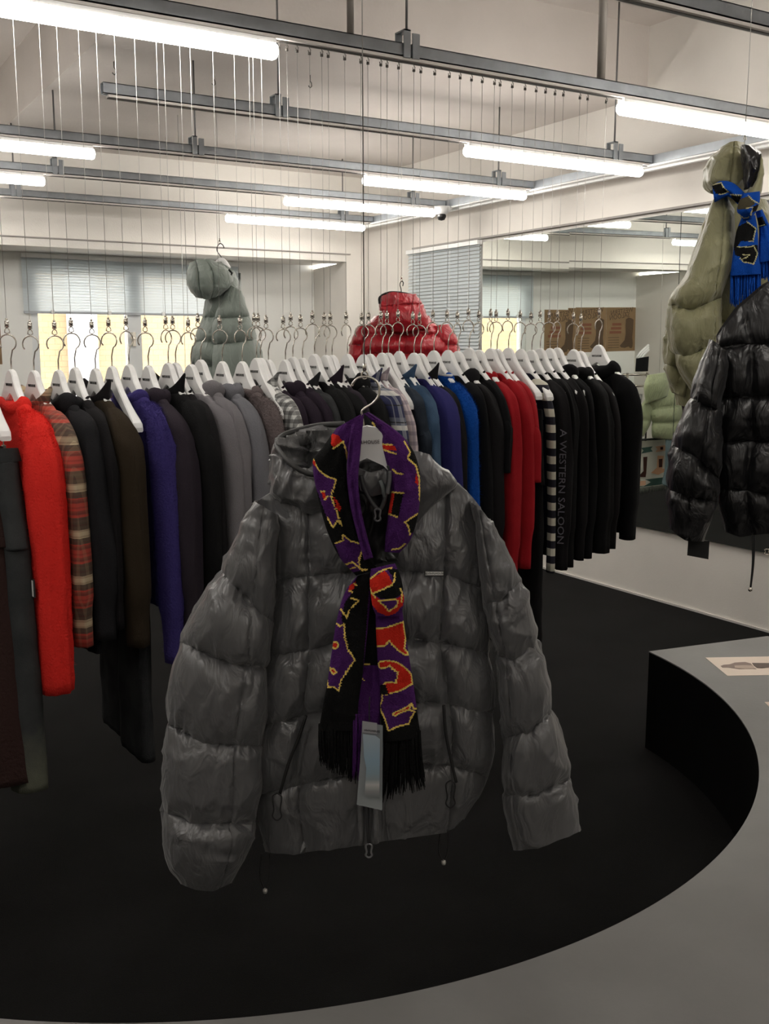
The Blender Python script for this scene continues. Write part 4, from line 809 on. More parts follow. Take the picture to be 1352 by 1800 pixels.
def fringe(name, a, b, ln, A, m, parent, n=70, spread=.25, seed=1, rag=10, dA=.012, r=.0016):
    rr = random.Random(seed); parts = []
    for i in range(n):
        q = (i + rr.random()) / n; x = a[0] + (b[0] - a[0]) * q; y = a[1] + (b[1] - a[1]) * q; L = ln(q) + rr.uniform(-rag, rag); dx = (q - .5) * spread * L + rr.uniform(-4, 4); dd = rr.uniform(-dA, dA)
        P = [at(x + dx * t * t + rr.uniform(-1.2, 1.2) * t, y + L * t, A + dd * (1 if t else .4)) for t in (0, .3, .6, .85, 1)]
        parts.append(sweep(P, [r, r, r * .9, r * .7, r * .35], 5))
    v, f = join(parts); o = mesh(name, v, f, m, parent); o['kind'] = 'stuff'; return o
AS = AJ - .135
sc = thing('knitted_scarf', 'purple and black knitted scarf with red and yellow flame pattern knotted over the grey jacket', 'scarf', at(650, 1020, AS))
# loop round the neck
ribbon('neck_loop', [[(592, 752), (636, 727)], [(568, 785), (612, 800)], [(550, 812), (611, 850)], [(558, 870), (618, 885)], [(574, 930), (628, 935)], [(596, 978), (646, 975)], [(626, 1012), (664, 1000)]], AS, [.012, .022, .028, .028, .026, .024, .016], sc, K_,
    [('f', P_, [(590, 745), (640, 722), (640, 790), (616, 830), (606, 792), (603, 777), (594, 765), (586, 765)]), ('f', R_, [(583, 762), (595, 765), (603, 777), (587, 788), (582, 780)]), ('l', Y_, [(586, 788), (592, 784), (603, 776), (608, 790), (613, 815)]),
     ('f', P_, [(540, 812), (551, 812), (560, 826), (575, 838), (591, 842), (588, 855), (583, 872), (590, 893), (601, 922), (596, 915), (585, 926), (575, 912), (560, 870)]), ('l', Y_, [(549, 805), (560, 826), (575, 838), (591, 843), (587, 857), (582, 872), (590, 894), (601, 924), (594, 915), (585, 927), (576, 910)]),
     ('f', R_, [(587, 874), (592, 878), (600, 893), (597, 899), (591, 893)]), ('f', R_, [(564, 864), (571, 866), (575, 878), (570, 880)]), ('l', Y_, [(564, 864), (571, 864)]), ('l', Y_, [(571, 878), (576, 872)]),
     ('f', P_, [(588, 955), (603, 952), (604, 940), (616, 950), (637, 956), (636, 975), (632, 985), (632, 1003), (610, 1010), (600, 985)]), ('l', Y_, [(590, 955), (603, 950), (603, 940), (616, 951), (636, 956), (637, 968), (631, 984), (633, 1000), (646, 1002)]), ('l', Y_, [(609, 992), (620, 988), (638, 1003)]), ('l', Y_, [(616, 1000), (624, 997)]), ('f', R_, [(548, 806), (554, 812), (556, 822), (550, 815)])], nu=130, seed=1)
ribbon('neck_loop', [[(618, 748), (640, 726)], [(612, 790), (634, 790)], [(610, 840), (630, 845)], [(616, 890), (635, 895)], [(628, 940), (645, 940)], [(640, 985), (656, 980)]], AS - .03, [.008, .012, .014, .014, .014, .010], sc, P_, nu=60, seed=2)
ribbon('neck_loop', [[(640, 727), (648, 724)], [(664, 752), (690, 752)], [(672, 785), (716, 776)], [(682, 825), (733, 808)], [(688, 860), (739, 850)], [(682, 905), (735, 905)], [(678, 940), (722, 948)], [(676, 970), (702, 972)]], AS, [.008, .014, .022, .028, .030, .028, .024, .014], sc, P_,
    [('f', K_, [(716, 770), (722, 800), (718, 806), (731, 820), (737, 845), (746, 850), (746, 760)]), ('l', Y_, [(711, 776), (721, 795), (717, 806), (731, 818), (737, 840), (738, 880)]), ('f', R_, [(731, 832), (735, 842), (735, 854), (730, 848)]),
     ('f', R_, [(670, 780), (694, 784), (697, 792), (672, 790)]), ('l', Y_, [(669, 781), (690, 782)]), ('l', Y_, [(673, 790), (684, 794), (697, 798)]), ('f', K_, [(693, 867), (709, 868), (701, 908), (686, 905)]), ('f', R_, [(687, 867), (694, 867), (687, 905), (679, 902)]), ('l', Y_, [(687, 865), (709, 867)]), ('l', Y_, [(679, 902), (699, 909)]),
     ('f', K_, [(734, 903), (712, 918), (721, 938), (745, 930), (745, 900)]), ('l', Y_, [(734, 903), (712, 918), (718, 925), (721, 940)]), ('l', Y_, [(689, 966), (703, 964), (712, 956)]), ('l', Y_, [(690, 825), (698, 832), (707, 833)])], nu=130, seed=3)
ribbon('neck_loop', [[(644, 728), (652, 726)], [(654, 745), (672, 738)], [(660, 768), (690, 760)], [(664, 790), (684, 790)]], AS + .10, .008, sc, K_, [('l', Y_, [(650, 752), (656, 742), (660, 755)])], nu=40, seed=4)
# the tails
BK = thing  # noqa
ribbon('back_tail', [[(636, 1040), (668, 1040)], [(628, 1120), (668, 1120)], [(622, 1200), (670, 1200)], [(620, 1290), (668, 1280)]], AS + .004, .007, sc, K_, [('f', P_, [(600, 1170), (700, 1170), (700, 1400), (600, 1400)]), ('l', Y_, [(636, 1166), (648, 1168)]), ('l', Y_, [(634, 1190), (640, 1196)])], nu=60, seed=5)
ribbon('left_tail', [[(628, 1012), (656, 1006)], [(606, 1042), (653, 1045)], [(592, 1090), (648, 1090)], [(584, 1140), (643, 1140)], [(577, 1190), (637, 1190)], [(568, 1240), (630, 1240)], [(560, 1285), (630, 1285)]], AS - .01, [.012, .014, .015, .015, .014, .012, .010], sc, K_,
    [('f', P_, [(628, 1012), (616, 1045), (606, 1060), (600, 1085), (603, 1098), (606, 1120), (612, 1140), (624, 1160), (610, 1180), (600, 1198), (595, 1214), (585, 1207), (570, 1208), (560, 1150), (590, 1050)]), ('l', Y_, [(592, 1096), (597, 1101), (605, 1097), (606, 1120), (612, 1141), (624, 1160), (610, 1180), (600, 1196), (595, 1214), (586, 1207), (577, 1208), (575, 1195)]),
     ('l', Y_, [(599, 1071), (610, 1086), (614, 1072)]), ('l', Y_, [(617, 1051), (631, 1056), (618, 1068)]), ('f', R_, [(614, 1030), (626, 1022), (622, 1036), (612, 1040)]), ('l', Y_, [(623, 1026), (627, 1029)]), ('l', Y_, [(613, 1038), (620, 1041)]),
     ('fo', R_, [(586 + 6 * math.cos(a) + 3, 1134 + 6 * math.sin(a)) for a in np.linspace(0, 5.6, 10)]), ('fo', R_, [(580, 1174), (587, 1176), (592, 1182), (586, 1185), (582, 1180)]), ('f', P_, [(652, 1005), (660, 1005), (650, 1100), (643, 1200), (636, 1290), (631, 1290), (638, 1190), (645, 1090)])], nu=130, seed=6)
ribbon('right_tail', [[(660, 1066), (706, 1062)], [(661, 1110), (712, 1108)], [(664, 1165), (720, 1160)], [(668, 1215), (728, 1210)], [(669, 1260), (734, 1255)], [(674, 1305), (740, 1298)]], AS - .01, [.014, .015, .015, .014, .012, .010], sc, P_,
    [('fo', R_, [(655, 1106), (680, 1103), (709, 1093), (713, 1120), (711, 1140), (719, 1150), (712, 1151), (700, 1143), (684, 1126), (676, 1136), (655, 1137)]), ('fo', R_, [(665, 1168), (668, 1163), (680, 1161), (698, 1164), (714, 1175), (723, 1185), (725, 1202), (704, 1214), (678, 1221), (672, 1205), (680, 1199), (696, 1200), (700, 1182), (690, 1176), (685, 1170), (678, 1174), (668, 1174)]),
     ('f', K_, [(668, 1204), (678, 1203), (684, 1221), (668, 1222)]), ('f', K_, [(660, 1232), (668, 1242), (681, 1284), (700, 1275), (720, 1272), (729, 1252), (733, 1245), (760, 1245), (760, 1500), (650, 1500), (655, 1300)]), ('l', Y_, [(672, 1222), (672, 1230), (667, 1243), (676, 1262), (683, 1285), (699, 1277), (719, 1272), (722, 1263), (729, 1251), (718, 1247)]), ('fo', R_, [(691, 1256), (694, 1252), (710, 1246), (724, 1236), (718, 1248), (706, 1252), (694, 1259)]), ('l', Y_, [(724, 1236), (727, 1246), (733, 1246)])], nu=130, seed=7)
# the knot
ribbon('knot', [[(652, 1000), (694, 990)], [(650, 1022), (704, 1012)], [(652, 1045), (709, 1038)], [(655, 1066), (710, 1062)], [(662, 1084), (702, 1084)]], AS - .03, [.016, .028, .032, .028, .014], sc, P_,
    [('f', R_, [(645, 1018), (653, 1016), (676, 1003), (684, 1012), (691, 1026), (672, 1034), (657, 1043), (645, 1042)]), ('l', Y_, [(645, 1020), (654, 1015), (666, 1005), (688, 998)]), ('f', K_, [(680, 1000), (690, 1012), (693, 1026), (657, 1044), (668, 1052), (690, 1054), (704, 1046), (712, 1030), (700, 1000)]), ('l', Y_, [(656, 1043), (675, 1035), (689, 1028), (694, 1018), (694, 1008)]),
     ('f', R_, [(648, 1040), (657, 1045), (668, 1054), (690, 1056), (704, 1048), (707, 1040), (712, 1050), (708, 1064), (696, 1078), (680, 1083), (664, 1076), (652, 1060)]), ('fo', P_, [(665, 1056), (676, 1055), (694, 1053), (700, 1057), (697, 1066), (684, 1074), (677, 1066)]), ('l', Y_, [(650, 1034), (653, 1042), (660, 1050)]), ('l', Y_, [(704, 1035), (707, 1042), (706, 1058)])], nu=120, seed=8)
fringe('fringe', (561, 1272), (628, 1272), lambda q: 66 + 34 * q, AS - .01, SM[K_], sc, 95, -.06, 3, 9)
fringe('fringe', (622, 1255), (640, 1255), lambda q: 108, AS - .014, SM[P_], sc, 26, .04, 4, 10)
fringe('fringe', (676, 1290), (739, 1284), lambda q: 112 - 20 * q, AS - .01, SM[K_], sc, 95, .22, 5, 12)
fringe('fringe', (636, 1270), (664, 1270), lambda q: 60, AS + .01, SM[P_], sc, 30, 0, 6, 8)

# hang tag
tg = thing('hang_tag', 'swing tag in a clear sleeve with a pale blue sea photo, below the scarf knot', 'tag', at(650, 1268, AS - .03))
strip('tag_cord', smoothline([(650, 1225), (649, 1250), (650, 1278)]), AS - .035, .0012, DARK, tg)
def quad(name, pts, A, th, m, parent):
    P = [at(x, y, A) for x, y in pts]; V = P + [p + fwd0 * th for p in P]; n = len(P)
    return mesh(name, V, [tuple(range(n)), tuple(range(n, 2 * n))[::-1]] + [(i, (i + 1) % n, n + (i + 1) % n, n + i) for i in range(n)], m, parent, smooth=False)
SLV = mat('clear_sleeve', (.55, .60, .62), .12, spec=.6); SLV.node_tree.nodes['Principled BSDF'].inputs['Alpha'].default_value = .38
quad('sleeve', [(637, 1268), (673, 1275), (672, 1424), (627, 1414), (633, 1340)], AS - .034, .0012, SLV, tg)
quad('card', [(637, 1267), (663, 1271), (663, 1290), (637, 1287)], AS - .038, .0006, mat('card_grey', (.36, .36, .38), .5), tg)
quad('card', [(637, 1287), (663, 1290), (667, 1298), (667, 1300), (640, 1297), (637, 1296)], AS - .038, .0006, mat('card_grey'), tg) if False else None
PH = bpy.data.materials.new('sea_photo'); PH.use_nodes = True; nt = PH.node_tree; b = nt.nodes['Principled BSDF']; b.inputs['Roughness'].default_value = .25
tc = nt.nodes.new('ShaderNodeTexCoord'); spx = nt.nodes.new('ShaderNodeSeparateXYZ'); rp = nt.nodes.new('ShaderNodeValToRGB'); nt.links.new(tc.outputs['Generated'], spx.inputs[0]); nt.links.new(spx.outputs[2], rp.inputs[0]); nt.links.new(rp.outputs[0], b.inputs['Base Color'])
e = rp.color_ramp.elements; e[0].position = 0; e[0].color = (.16, .18, .19, 1); e[1].position = 1; e[1].color = (.42, .50, .56, 1)
for ps, cl_ in ((.12, (.30, .31, .31, 1)), (.22, (.55, .55, .54, 1)), (.30, (.30, .35, .37, 1)), (.40, (.28, .38, .44, 1)), (.6, (.30, .42, .52, 1))): q = e.new(ps); q.color = cl_
quad('photo', [(638, 1290), (660, 1293), (668, 1299), (667, 1404), (641, 1398), (644, 1350), (640, 1330)], AS - .038, .0006, PH, tg)
vtext('tag_lettering', 'VINYLHOUSE', 654, 1285, AS - .0395, 3.6, INK, tg, 1.0, -.1)

# ------------------------------------------------------------------ black down jacket at the right edge
NB = nylon('black_nylon', (.008, .0078, .0088), .36, .5, sheen=.03); AB = 2.45
t = thing('down_jacket', 'glossy black quilted down jacket hanging at the right edge', 'jacket', at(1340, 960, AB))
puffer('body', [[(1258, 604), (1262, 590), (1300, 540), (1352, 496), (1420, 470), (1560, 560)][1:], [(1264, 612), (1300, 606), (1352, 604), (1560, 612)], [(1266, 700), (1352, 696), (1562, 704)], [(1264, 778), (1300, 774), (1352, 776), (1562, 784)], [(1262, 858), (1300, 860), (1352, 868), (1560, 872)], [(1278, 935), (1300, 944), (1340, 938), (1400, 936), (1550, 950)]],
    AB, [.03, .07, .085, .09, .085, .05], NB, t, seams=[0, 1, 1, 1, 1, 0], nu=220, rows=26, seam=.6, vs=[[-.72, -.62, -.62, -.62, -.66, -.66], [.5, .5, .5, .5, .5, .5]], wr=.009, cr=.008, bulge=.01, seed=21)
puffer('sleeve', [[(1254, 598), (1276, 618)], [(1216, 700), (1240, 712), (1268, 722)], [(1188, 785), (1220, 800), (1264, 842)], [(1182, 860), (1205, 872), (1256, 880)], [(1182, 930), (1205, 950), (1236, 952)]],
    AB - .06, [.03, .07, .075, .07, .04], NB, t, seams=[0, 1, 1, 1, 0], nu=120, rows=28, seam=.55, wr=.014, cr=.016, bulge=.09, seed=23, vs=[[0, .2, .1, -.2, 0]], vdepth=.2)
quad('care_label', [(1210, 949), (1247, 951), (1245, 983), (1208, 976)], AB - .03, .002, mat('black_tag', (.008, .008, .008), .85), t)
strip('drawcord', smoothline([(1323, 940), (1323, 990), (1319, 1034)]), AB - .04, .0018, DARK, t); strip('drawcord', smoothline([(1327, 940), (1325, 990), (1320, 1034)]), AB - .04, .0018, DARK, t)
c = at(1319, 1036, AB - .04); mesh('cord_bead', *lathe([(.001, .006), (.005, .003), (.005, -.003), (.001, -.006)], c, 12), CHROME, t)
strip('zip_pull', zp(1348, 965, 8, 10), AB - .1, .0016, CHROME, t)
hp = at(1430, 480, AB); h = thing('clothes_hanger', 'white hanger inside the black down jacket, outside the right edge', 'hanger', hp, 'hangers outside the long row')
V, f = shape(O, -.010, .010); mesh('body', hp + V[:, :1] * RT + V[:, 1:2] * UP + V[:, 2:3] * fwd0 + [0, 0, .02], f, HANGW, h, smooth=False)
v, f = sweep([hp + RT * x + UP * (zz + .03) for x, y_, zz in hook_pts()], .0022, 8); mesh('hook', v, f, CHROME, h)
wv = hp + UP * (.03 + HOOK_TOP); w3 = thing('suspension_wire', 'wire holding the black down jacket beyond the right edge', 'wire', wv); mesh('cable', *sweep([wv, [wv[0], wv[1], ZF]], .0011, 6), WIREM, w3)

# ------------------------------------------------------------------ khaki jacket with blue scarf
NK = nylon('khaki_nylon', (.285, .275, .155), .5, .35); NKD = nylon('black_lining_nylon', (.012, .011, .012), .25); AK = 3.15
t = thing('down_jacket', 'khaki green hooded down jacket with a blue scarf, high at the right', 'jacket', at(1290, 700, AK))
puffer('body', [[(1262, 348), (1300, 342), (1345, 350)], [(1246, 400), (1300, 400), (1372, 410)], [(1228, 480), (1300, 484), (1396, 488)], [(1196, 560), (1300, 566), (1400, 566)], [(1186, 640), (1300, 644), (1400, 644)], [(1196, 712), (1290, 730), (1390, 730)]],
    AK + .05, [.05, .10, .13, .14, .14, .08], NK, t, seams=[0, 0, 1, 1, 1, 0], nu=140, rows=24, seam=.65, wr=.010, cr=.012, seed=31)
puffer('sleeve', [[(1256, 352), (1276, 345)], [(1240, 395), (1288, 380)], [(1212, 480), (1250, 462), (1288, 444)], [(1178, 536), (1215, 545), (1268, 522)], [(1188, 622), (1215, 624), (1266, 598)], [(1222, 690), (1236, 700), (1256, 690)]],
    AK - .10, [.02, .06, .09, .10, .085, .05], NK, t, seams=[0, 0, 0, 1, 1, 0], nu=130, rows=28, seam=.6, wr=.014, cr=.014, bulge=.06, seed=33, vs=[[.3, .3, .4, .7, .7, .5]], vdepth=.12)
puffer('sleeve', [[(1190, 545), (1230, 545)], [(1174, 590), (1215, 600)], [(1173, 640), (1210, 650)], [(1186, 690), (1216, 700)]], AK + .02, [.04, .06, .06, .04], NK, t, seams=[0, 1, 1, 0], nu=90, rows=16, wr=.012, cr=.03, seed=35)
puffer('hood', [[(1272, 258), (1290, 250), (1306, 250)], [(1256, 276), (1285, 272), (1315, 278)], [(1247, 300), (1280, 306), (1316, 306)], [(1246, 318), (1280, 322), (1314, 330)], [(1256, 332), (1285, 335), (1312, 345)]],
    AK, [.05, .10, .12, .12, .08], NK, t, seams=[0, 0, 0, 0, 0], nu=110, rows=18, wr=.006, cr=.015, seed=37, freq=1.3, vs=[[.1, .1, .1, .1, .1]], vdepth=.25)
puffer('hood_lining', [[(1306, 254), (1320, 256)], [(1311, 275), (1336, 268)], [(1314, 300), (1338, 295)], [(1314, 330), (1326, 328)]], AK - .16, [.03, .05, .05, .03], NKD, t, seams=[0, 0, 0, 0], nu=70, rows=14, cr=.015, seed=38, freq=1.5)
puffer('hood', [[(1338, 270), (1342, 290)], [(1334, 305), (1342, 305)], [(1326, 325), (1340, 322)], [(1316, 342), (1336, 342)]], AK - .19, [.02, .03, .03, .03], NK, t, seams=[0, 0, 0, 0], nu=50, rows=10, cr=.008, seed=39)
AL = AK - .16
s2 = thing('knitted_scarf', 'blue and black knitted scarf with pale yellow outlines tied round the khaki jacket', 'scarf', at(1310, 360, AL))
ribbon('neck_loop', [[(1252, 326), (1256, 356)], [(1268, 318), (1280, 346)], [(1290, 322), (1300, 362)], [(1312, 342), (1314, 372)]], AL, [.03, .04, .04, .02], s2, B_, [('f', K_, [(1250, 325), (1268, 320), (1272, 328), (1281, 338), (1272, 342), (1258, 340)]), ('l', L_, [(1253, 325), (1268, 321), (1272, 329), (1281, 337), (1272, 341), (1264, 342)]), ('f', K_, [(1284, 342), (1304, 343), (1300, 356), (1290, 355)]), ('l', L_, [(1284, 342), (1304, 343), (1300, 358)])], nu=80, step=1.3, lw=.9)
ribbon('knot', [[(1306, 340), (1336, 336)], [(1298, 358), (1336, 352)], [(1296, 372), (1330, 370)], [(1306, 386), (1322, 384)]], AL - .05, [.03, .05, .05, .02], s2, B_, [('f', O_, [(1296, 352), (1318, 344), (1328, 358), (1312, 368), (1296, 368)]), ('l', L_, [(1316, 344), (1324, 352), (1334, 358)]), ('l', L_, [(1312, 366), (1324, 364), (1320, 378)]), ('f', K_, [(1324, 362), (1334, 360), (1332, 370), (1322, 374)]), ('l', L_, [(1298, 376), (1308, 384), (1316, 382)])], nu=80, step=1.3, lw=.9)
ribbon('left_tail', [[(1304, 382), (1328, 378)], [(1294, 410), (1332, 405)], [(1288, 450), (1334, 445)], [(1284, 485), (1338, 482)]], AL - .03, [.03, .03, .03, .02], s2, B_, [('f', K_, [(1294, 400), (1313, 390), (1328, 402), (1323, 424), (1302, 424), (1296, 435), (1332, 430), (1333, 448), (1326, 464), (1306, 460), (1302, 452), (1292, 448), (1288, 420)]), ('l', L_, [(1313, 389), (1329, 402), (1324, 424), (1316, 424)]), ('l', L_, [(1296, 434), (1318, 434), (1325, 432), (1332, 446), (1325, 464), (1306, 460), (1301, 454)]), ('l', L_, [(1306, 448), (1318, 448), (1312, 453), (1304, 456)])], nu=90, step=1.3, lw=.9)
ribbon('right_tail', [[(1328, 372), (1340, 368)], [(1334, 400), (1352, 395)], [(1334, 430), (1362, 425)], [(1334, 462), (1366, 456)]], AL, [.03, .03, .03, .02], s2, B_, [('f', K_, [(1330, 384), (1340, 380), (1348, 396), (1334, 400)]), ('l', L_, [(1332, 398), (1344, 395)])], nu=70, step=1.3, lw=.9)
fringe('fringe', (1285, 478), (1337, 474), lambda q: 62 - 10 * q, AL - .03, SM[B_], s2, 60, .02, 7, 7, r=.0022)
fringe('fringe', (1335, 455), (1366, 450), lambda q: 40, AL, SM[B_], s2, 34, .1, 8, 6, r=.0022)
p = at(1309, 250, AK); w4 = thing('suspension_wire', 'wire rising from the hood of the khaki jacket', 'wire', p); mesh('cable', *sweep([p - [0, 0, .1], [p[0], p[1], ZF]], .0011, 6), WIREM, w4)
clasp(AK, 1310, 245, 10, w4)

# ------------------------------------------------------------------ jackets hanging behind the row
NGG = nylon('sage_grey_nylon', (.24, .28, .25), .5, .35); AG = 5.72
t = thing('down_jacket', 'sage grey hooded down jacket hanging near the window behind the row', 'jacket', at(390, 700, AG))
puffer('body', [[(382, 462), (396, 466), (412, 478)], [(368, 505), (395, 500), (424, 520)], [(356, 558), (395, 556), (436, 552)], [(342, 600), (390, 600), (450, 596)], [(336, 640), (390, 644), (462, 640)], [(338, 720), (400, 726), (470, 720)]],
    AG, [.06, .13, .17, .19, .19, .15], NGG, t, seams=[0, 0, 1, 1, 1, 0], nu=150, rows=20, seam=.7, wr=.012, cr=.014, seed=41, vs=[[-.2, -.1, 0, .1, .1, .1]], vdepth=.2, bulge=.03)
puffer('hood', [[(334, 462), (352, 456), (376, 458)], [(330, 480), (360, 476), (402, 476)], [(331, 502), (362, 506), (406, 500)], [(346, 522), (366, 526), (386, 520)]], AG - .16, [.05, .12, .12, .06], NGG, t, seams=[0, 0, 0, 0], nu=120, rows=22, wr=.016, cr=.02, seed=43, vs=[[-.45, -.45, -.45, -.4], [.2, .2, .2, .2]], vdepth=.3, bulge=.05)
puffer('sleeve', [[(404, 500), (424, 512)], [(378, 560), (438, 556)], [(374, 606), (446, 598)], [(376, 680), (456, 676)]], AG - .16, [.04, .09, .10, .09], NGG, t, seams=[0, 1, 1, 0], nu=100, rows=18, wr=.012, cr=.014, seed=45, vs=[[0, 0, 0, 0]], vdepth=.12)
strip('drawcord', [(402, 474), (408, 480), (404, 486)], AG - .2, .006, DARK, t)
p = at(386, 424, AG); w5 = thing('suspension_wire', 'fine wire from a ceiling hook above the sage grey jacket', 'wire', p)
mesh('cable', *sweep([at(386, 422, AG), [p[0], p[1], ZB]], .0014, 6), WIREM, w5); clasp(AG, 386, 428, 9, w5)
h = thing('clothes_hanger', 'white hanger in the sage grey down jacket', 'hanger', at(388, 455, AG), 'hangers outside the long row')
strip('hook', smoothline([(389, 462), (389, 452), (382, 442), (382, 434), (387, 428), (392, 431), (394, 436)], 4), AG, .0026, DARK, h); strip('body', smoothline([(378, 470), (383, 461), (389, 457), (395, 461), (402, 472)], 4), AG, .014, HANGW, h, n=8)
NR = nylon('red_nylon', (.40, .012, .022), .3, .6); AR = 5.4
t = thing('down_jacket', 'shiny red down jacket hanging behind the middle of the row', 'jacket', at(710, 700, AR))
puffer('body', [[(660, 556), (705, 548), (752, 556)], [(632, 588), (705, 586), (784, 588)], [(622, 622), (705, 622), (796, 622)], [(618, 690), (705, 694), (800, 690)]], AR, [.09, .16, .19, .17], NR, t, seams=[0, 1, 1, 0], nu=170, rows=22, seam=.75, wr=.014, cr=.014, seed=51, vs=[[.02, .02, .02, .02]], bulge=.02)
puffer('hood', [[(668, 522), (690, 514), (730, 518)], [(667, 540), (705, 536), (742, 534)], [(668, 562), (705, 566), (748, 556)], [(666, 575), (705, 584), (756, 575)]], AR - .14, [.05, .09, .10, .07], NR, t, seams=[0, 1, 0, 0], nu=120, rows=20, seam=.8, wr=.016, cr=.022, seed=53, freq=1.3)
strip('hood_edge', smoothline([(667, 534), (668, 522), (685, 514), (708, 515), (730, 520)]), AR - .17, .006, DARK, t)
for x0, x1, sd_ in ((612, 640, 55), (770, 806, 56)):
    puffer('sleeve', [[(x0 + (18 if x0 < 700 else -12), 574), (x1 + (6 if x0 < 700 else -18), 570)], [(x0 + 4, 606), (x1, 606)], [(x0, 640), (x1, 640)], [(x0 - 2, 700), (x1, 700)]], AR - .06, [.04, .08, .09, .08], NR, t, seams=[0, 1, 1, 0], nu=70, rows=14, cr=.014, wr=.012, seed=sd_)
p = at(705, 492, AR); w6 = thing('suspension_wire', 'fine wire holding the shiny red jacket', 'wire', p); mesh('cable', *sweep([at(706, 488, AR), [p[0], p[1], ZB]], .0014, 6), WIREM, w6); clasp(AR, 706, 494, 9, w6)
h = thing('clothes_hanger', 'hanger hook rising from the shiny red jacket', 'hanger', at(705, 510, AR), 'hangers outside the long row'); strip('hook', smoothline([(706, 520), (705, 508), (703, 500), (706, 494), (709, 497), (708, 503)], 4), AR, .0026, DARK, h); strip('body', smoothline([(650, 572), (690, 548), (705, 530), (720, 548), (760, 572)], 4), AR + .02, .012, HANGW, h)

# ------------------------------------------------------------------ posters on the recess wall (mirrored in the glass)
KR = mat('kraft_paper', (.26, .165, .085), .8, var=.15, vscale=6); PI_ = mat('poster_brown_ink', (.09, .055, .03), .8); PR_ = mat('poster_red_ink', (.20, .075, .04), .8)
for k in range(3):
    x1 = 1.615 - k * .455; x0 = x1 - .453; z0, z1 = EYE - .125 + (.012 if k else .0), EYE + .375 + (.006 if k else 0); yf = YI - .002
    t = thing('poster', 'brown kraft paper western poster with a cowboy boot, ' + ('nearest the window', 'in the middle of the three', 'farthest from the window')[k], 'poster', ((x0 + x1) / 2, yf, z0), 'brown boot posters on the back wall')
    mesh('paper', *box(x0, x1, yf - .001, yf, z0, z1), KR, t, smooth=False)
    def ink(nm, pts, m): V, f = shape(pts, 0, .0006); return mesh(nm, orient(V, (x0, yf - .0012, z0), (1, 0, 0), (0, 0, 1)), f, m, t, smooth=False)
    ink('boot_print', [(.04, .045), (.055, .03), (.08, .035), (.10, .05), (.16, .035), (.215, .042), (.24, .06), (.205, .09), (.165, .125), (.150, .19), (.155, .30), (.15, .36), (.11, .38), (.065, .37), (.030, .355), (.035, .25), (.045, .16), (.035, .09)], PI_)
    for s_, yy, sz, xx in (('WESTERN', .448, .078, .215), ('SALOON', .392, .078, .25)):
        V, f = text_mesh(s_, sz, .0004); mesh('lettering', orient(V, (x0 + xx, yf - .0015, z0 + yy), (1, 0, -.12), (.12, 0, 1)), f, PI_, t, smooth=False)
    for s_, yy, sz, m_ in (('A SMALL HORSE', .365, .022, PI_),) if False else (): pass
    for i in range(3): ink('red_print', [(.22, .20 + i * .045), (.40 - .02 * i, .20 + i * .045), (.40 - .02 * i, .228 + i * .045), (.22, .228 + i * .045)], PR_)
    for i in range(5): ink('ink_line', [(.25, .04 + i * .028), (.42, .04 + i * .028), (.42, .046 + i * .028), (.25, .046 + i * .028)], PI_)

# ------------------------------------------------------------------ things seen only in the mirror
def mir(u, v, y):   # where the thing must stand for its reflection to show there
    p = aty(u, v, y); return np.array([2 * (XW - .02) - p[0], p[1], p[2]])
def mloft(name, st, y, T, m, parent, seams=None, seed=0, nu=60, rows=10):
    P = [[mir(u, v, y) for u, v in s] for s in st]; n = len(P); T = [T] * n if not hasattr(T, '__len__') else T; th = np.linspace(0, 2 * np.pi, nu, endpoint=False); rings = []
    dirn = np.array([.75, -.66, 0]); ar = np.array([[p for p in s] for s in P])
    for i in range(n - 1):
        for j in range(rows + (i == n - 2)):
            tau = j / rows; L = catrom(ar, i + tau); B = 1 - abs(2 * tau - 1) ** 2.4 if seams else 1
            s = (np.sign(np.cos(th)) * np.abs(np.cos(th)) ** .7 * (1 + .06 * (B - .5)) + 1) / 2
            q = L[0][None] * (1 - s)[:, None] + L[1][None] * s[:, None]; d = np.sin(th) * float(catrom(np.array(T, float), i + tau)) * (.6 + .4 * B)
            q = q + dirn * (d + .02 * (crumple(s * 5 + seed, np.full(nu, (i + tau) * 2)) - .5))[:, None]; rings.append(q)
    v, f = loft(rings); return recalc(mesh(name, v, f, m, parent))
ym = 6.35
NPG = nylon('pale_green_nylon', (.36, .40, .24), .5, .3)
t = thing('down_jacket', 'small pale green down jacket on the stand, seen in the mirror', 'jacket', mir(1160, 780, ym))
mloft('body', [[(1140, 692), (1190, 684)], [(1144, 728), (1199, 722)], [(1146, 752), (1198, 752)], [(1146, 778), (1192, 784)]], ym, [.05, .12, .12, .08], NPG, t, 1, 1)
mloft('sleeve', [[(1138, 704), (1152, 712)], [(1118, 742), (1146, 748)], [(1116, 772), (1132, 776)]], ym, [.05, .07, .05], NPG, t, 1, 2)
mloft('hood', [[(1140, 668), (1172, 664)], [(1134, 688), (1178, 684)], [(1136, 718), (1174, 706)]], ym - .05, [.06, .12, .08], NPG, t, 0, 3)
mloft('sleeve', [[(1176, 680), (1190, 684)], [(1180, 700), (1199, 704)], [(1188, 712), (1198, 712)]], ym, [.05, .07, .04], NPG, t, 0, 4)
t = thing('jeans', 'pale blue jeans below the pale green jacket, seen in the mirror', 'jeans', mir(1178, 872, ym))
mloft('leg', [[(1170, 780), (1192, 782)], [(1168, 830), (1184, 830)], [(1162, 860), (1176, 866)]], ym, .035, fab('pale_blue_denim', (.16, .22, .24), var=.2), t, 0, 5)
t = thing('blanket', 'cream woven blanket with cowboy boots and green bands, seen in the mirror', 'blanket', mir(1142, 868, ym))
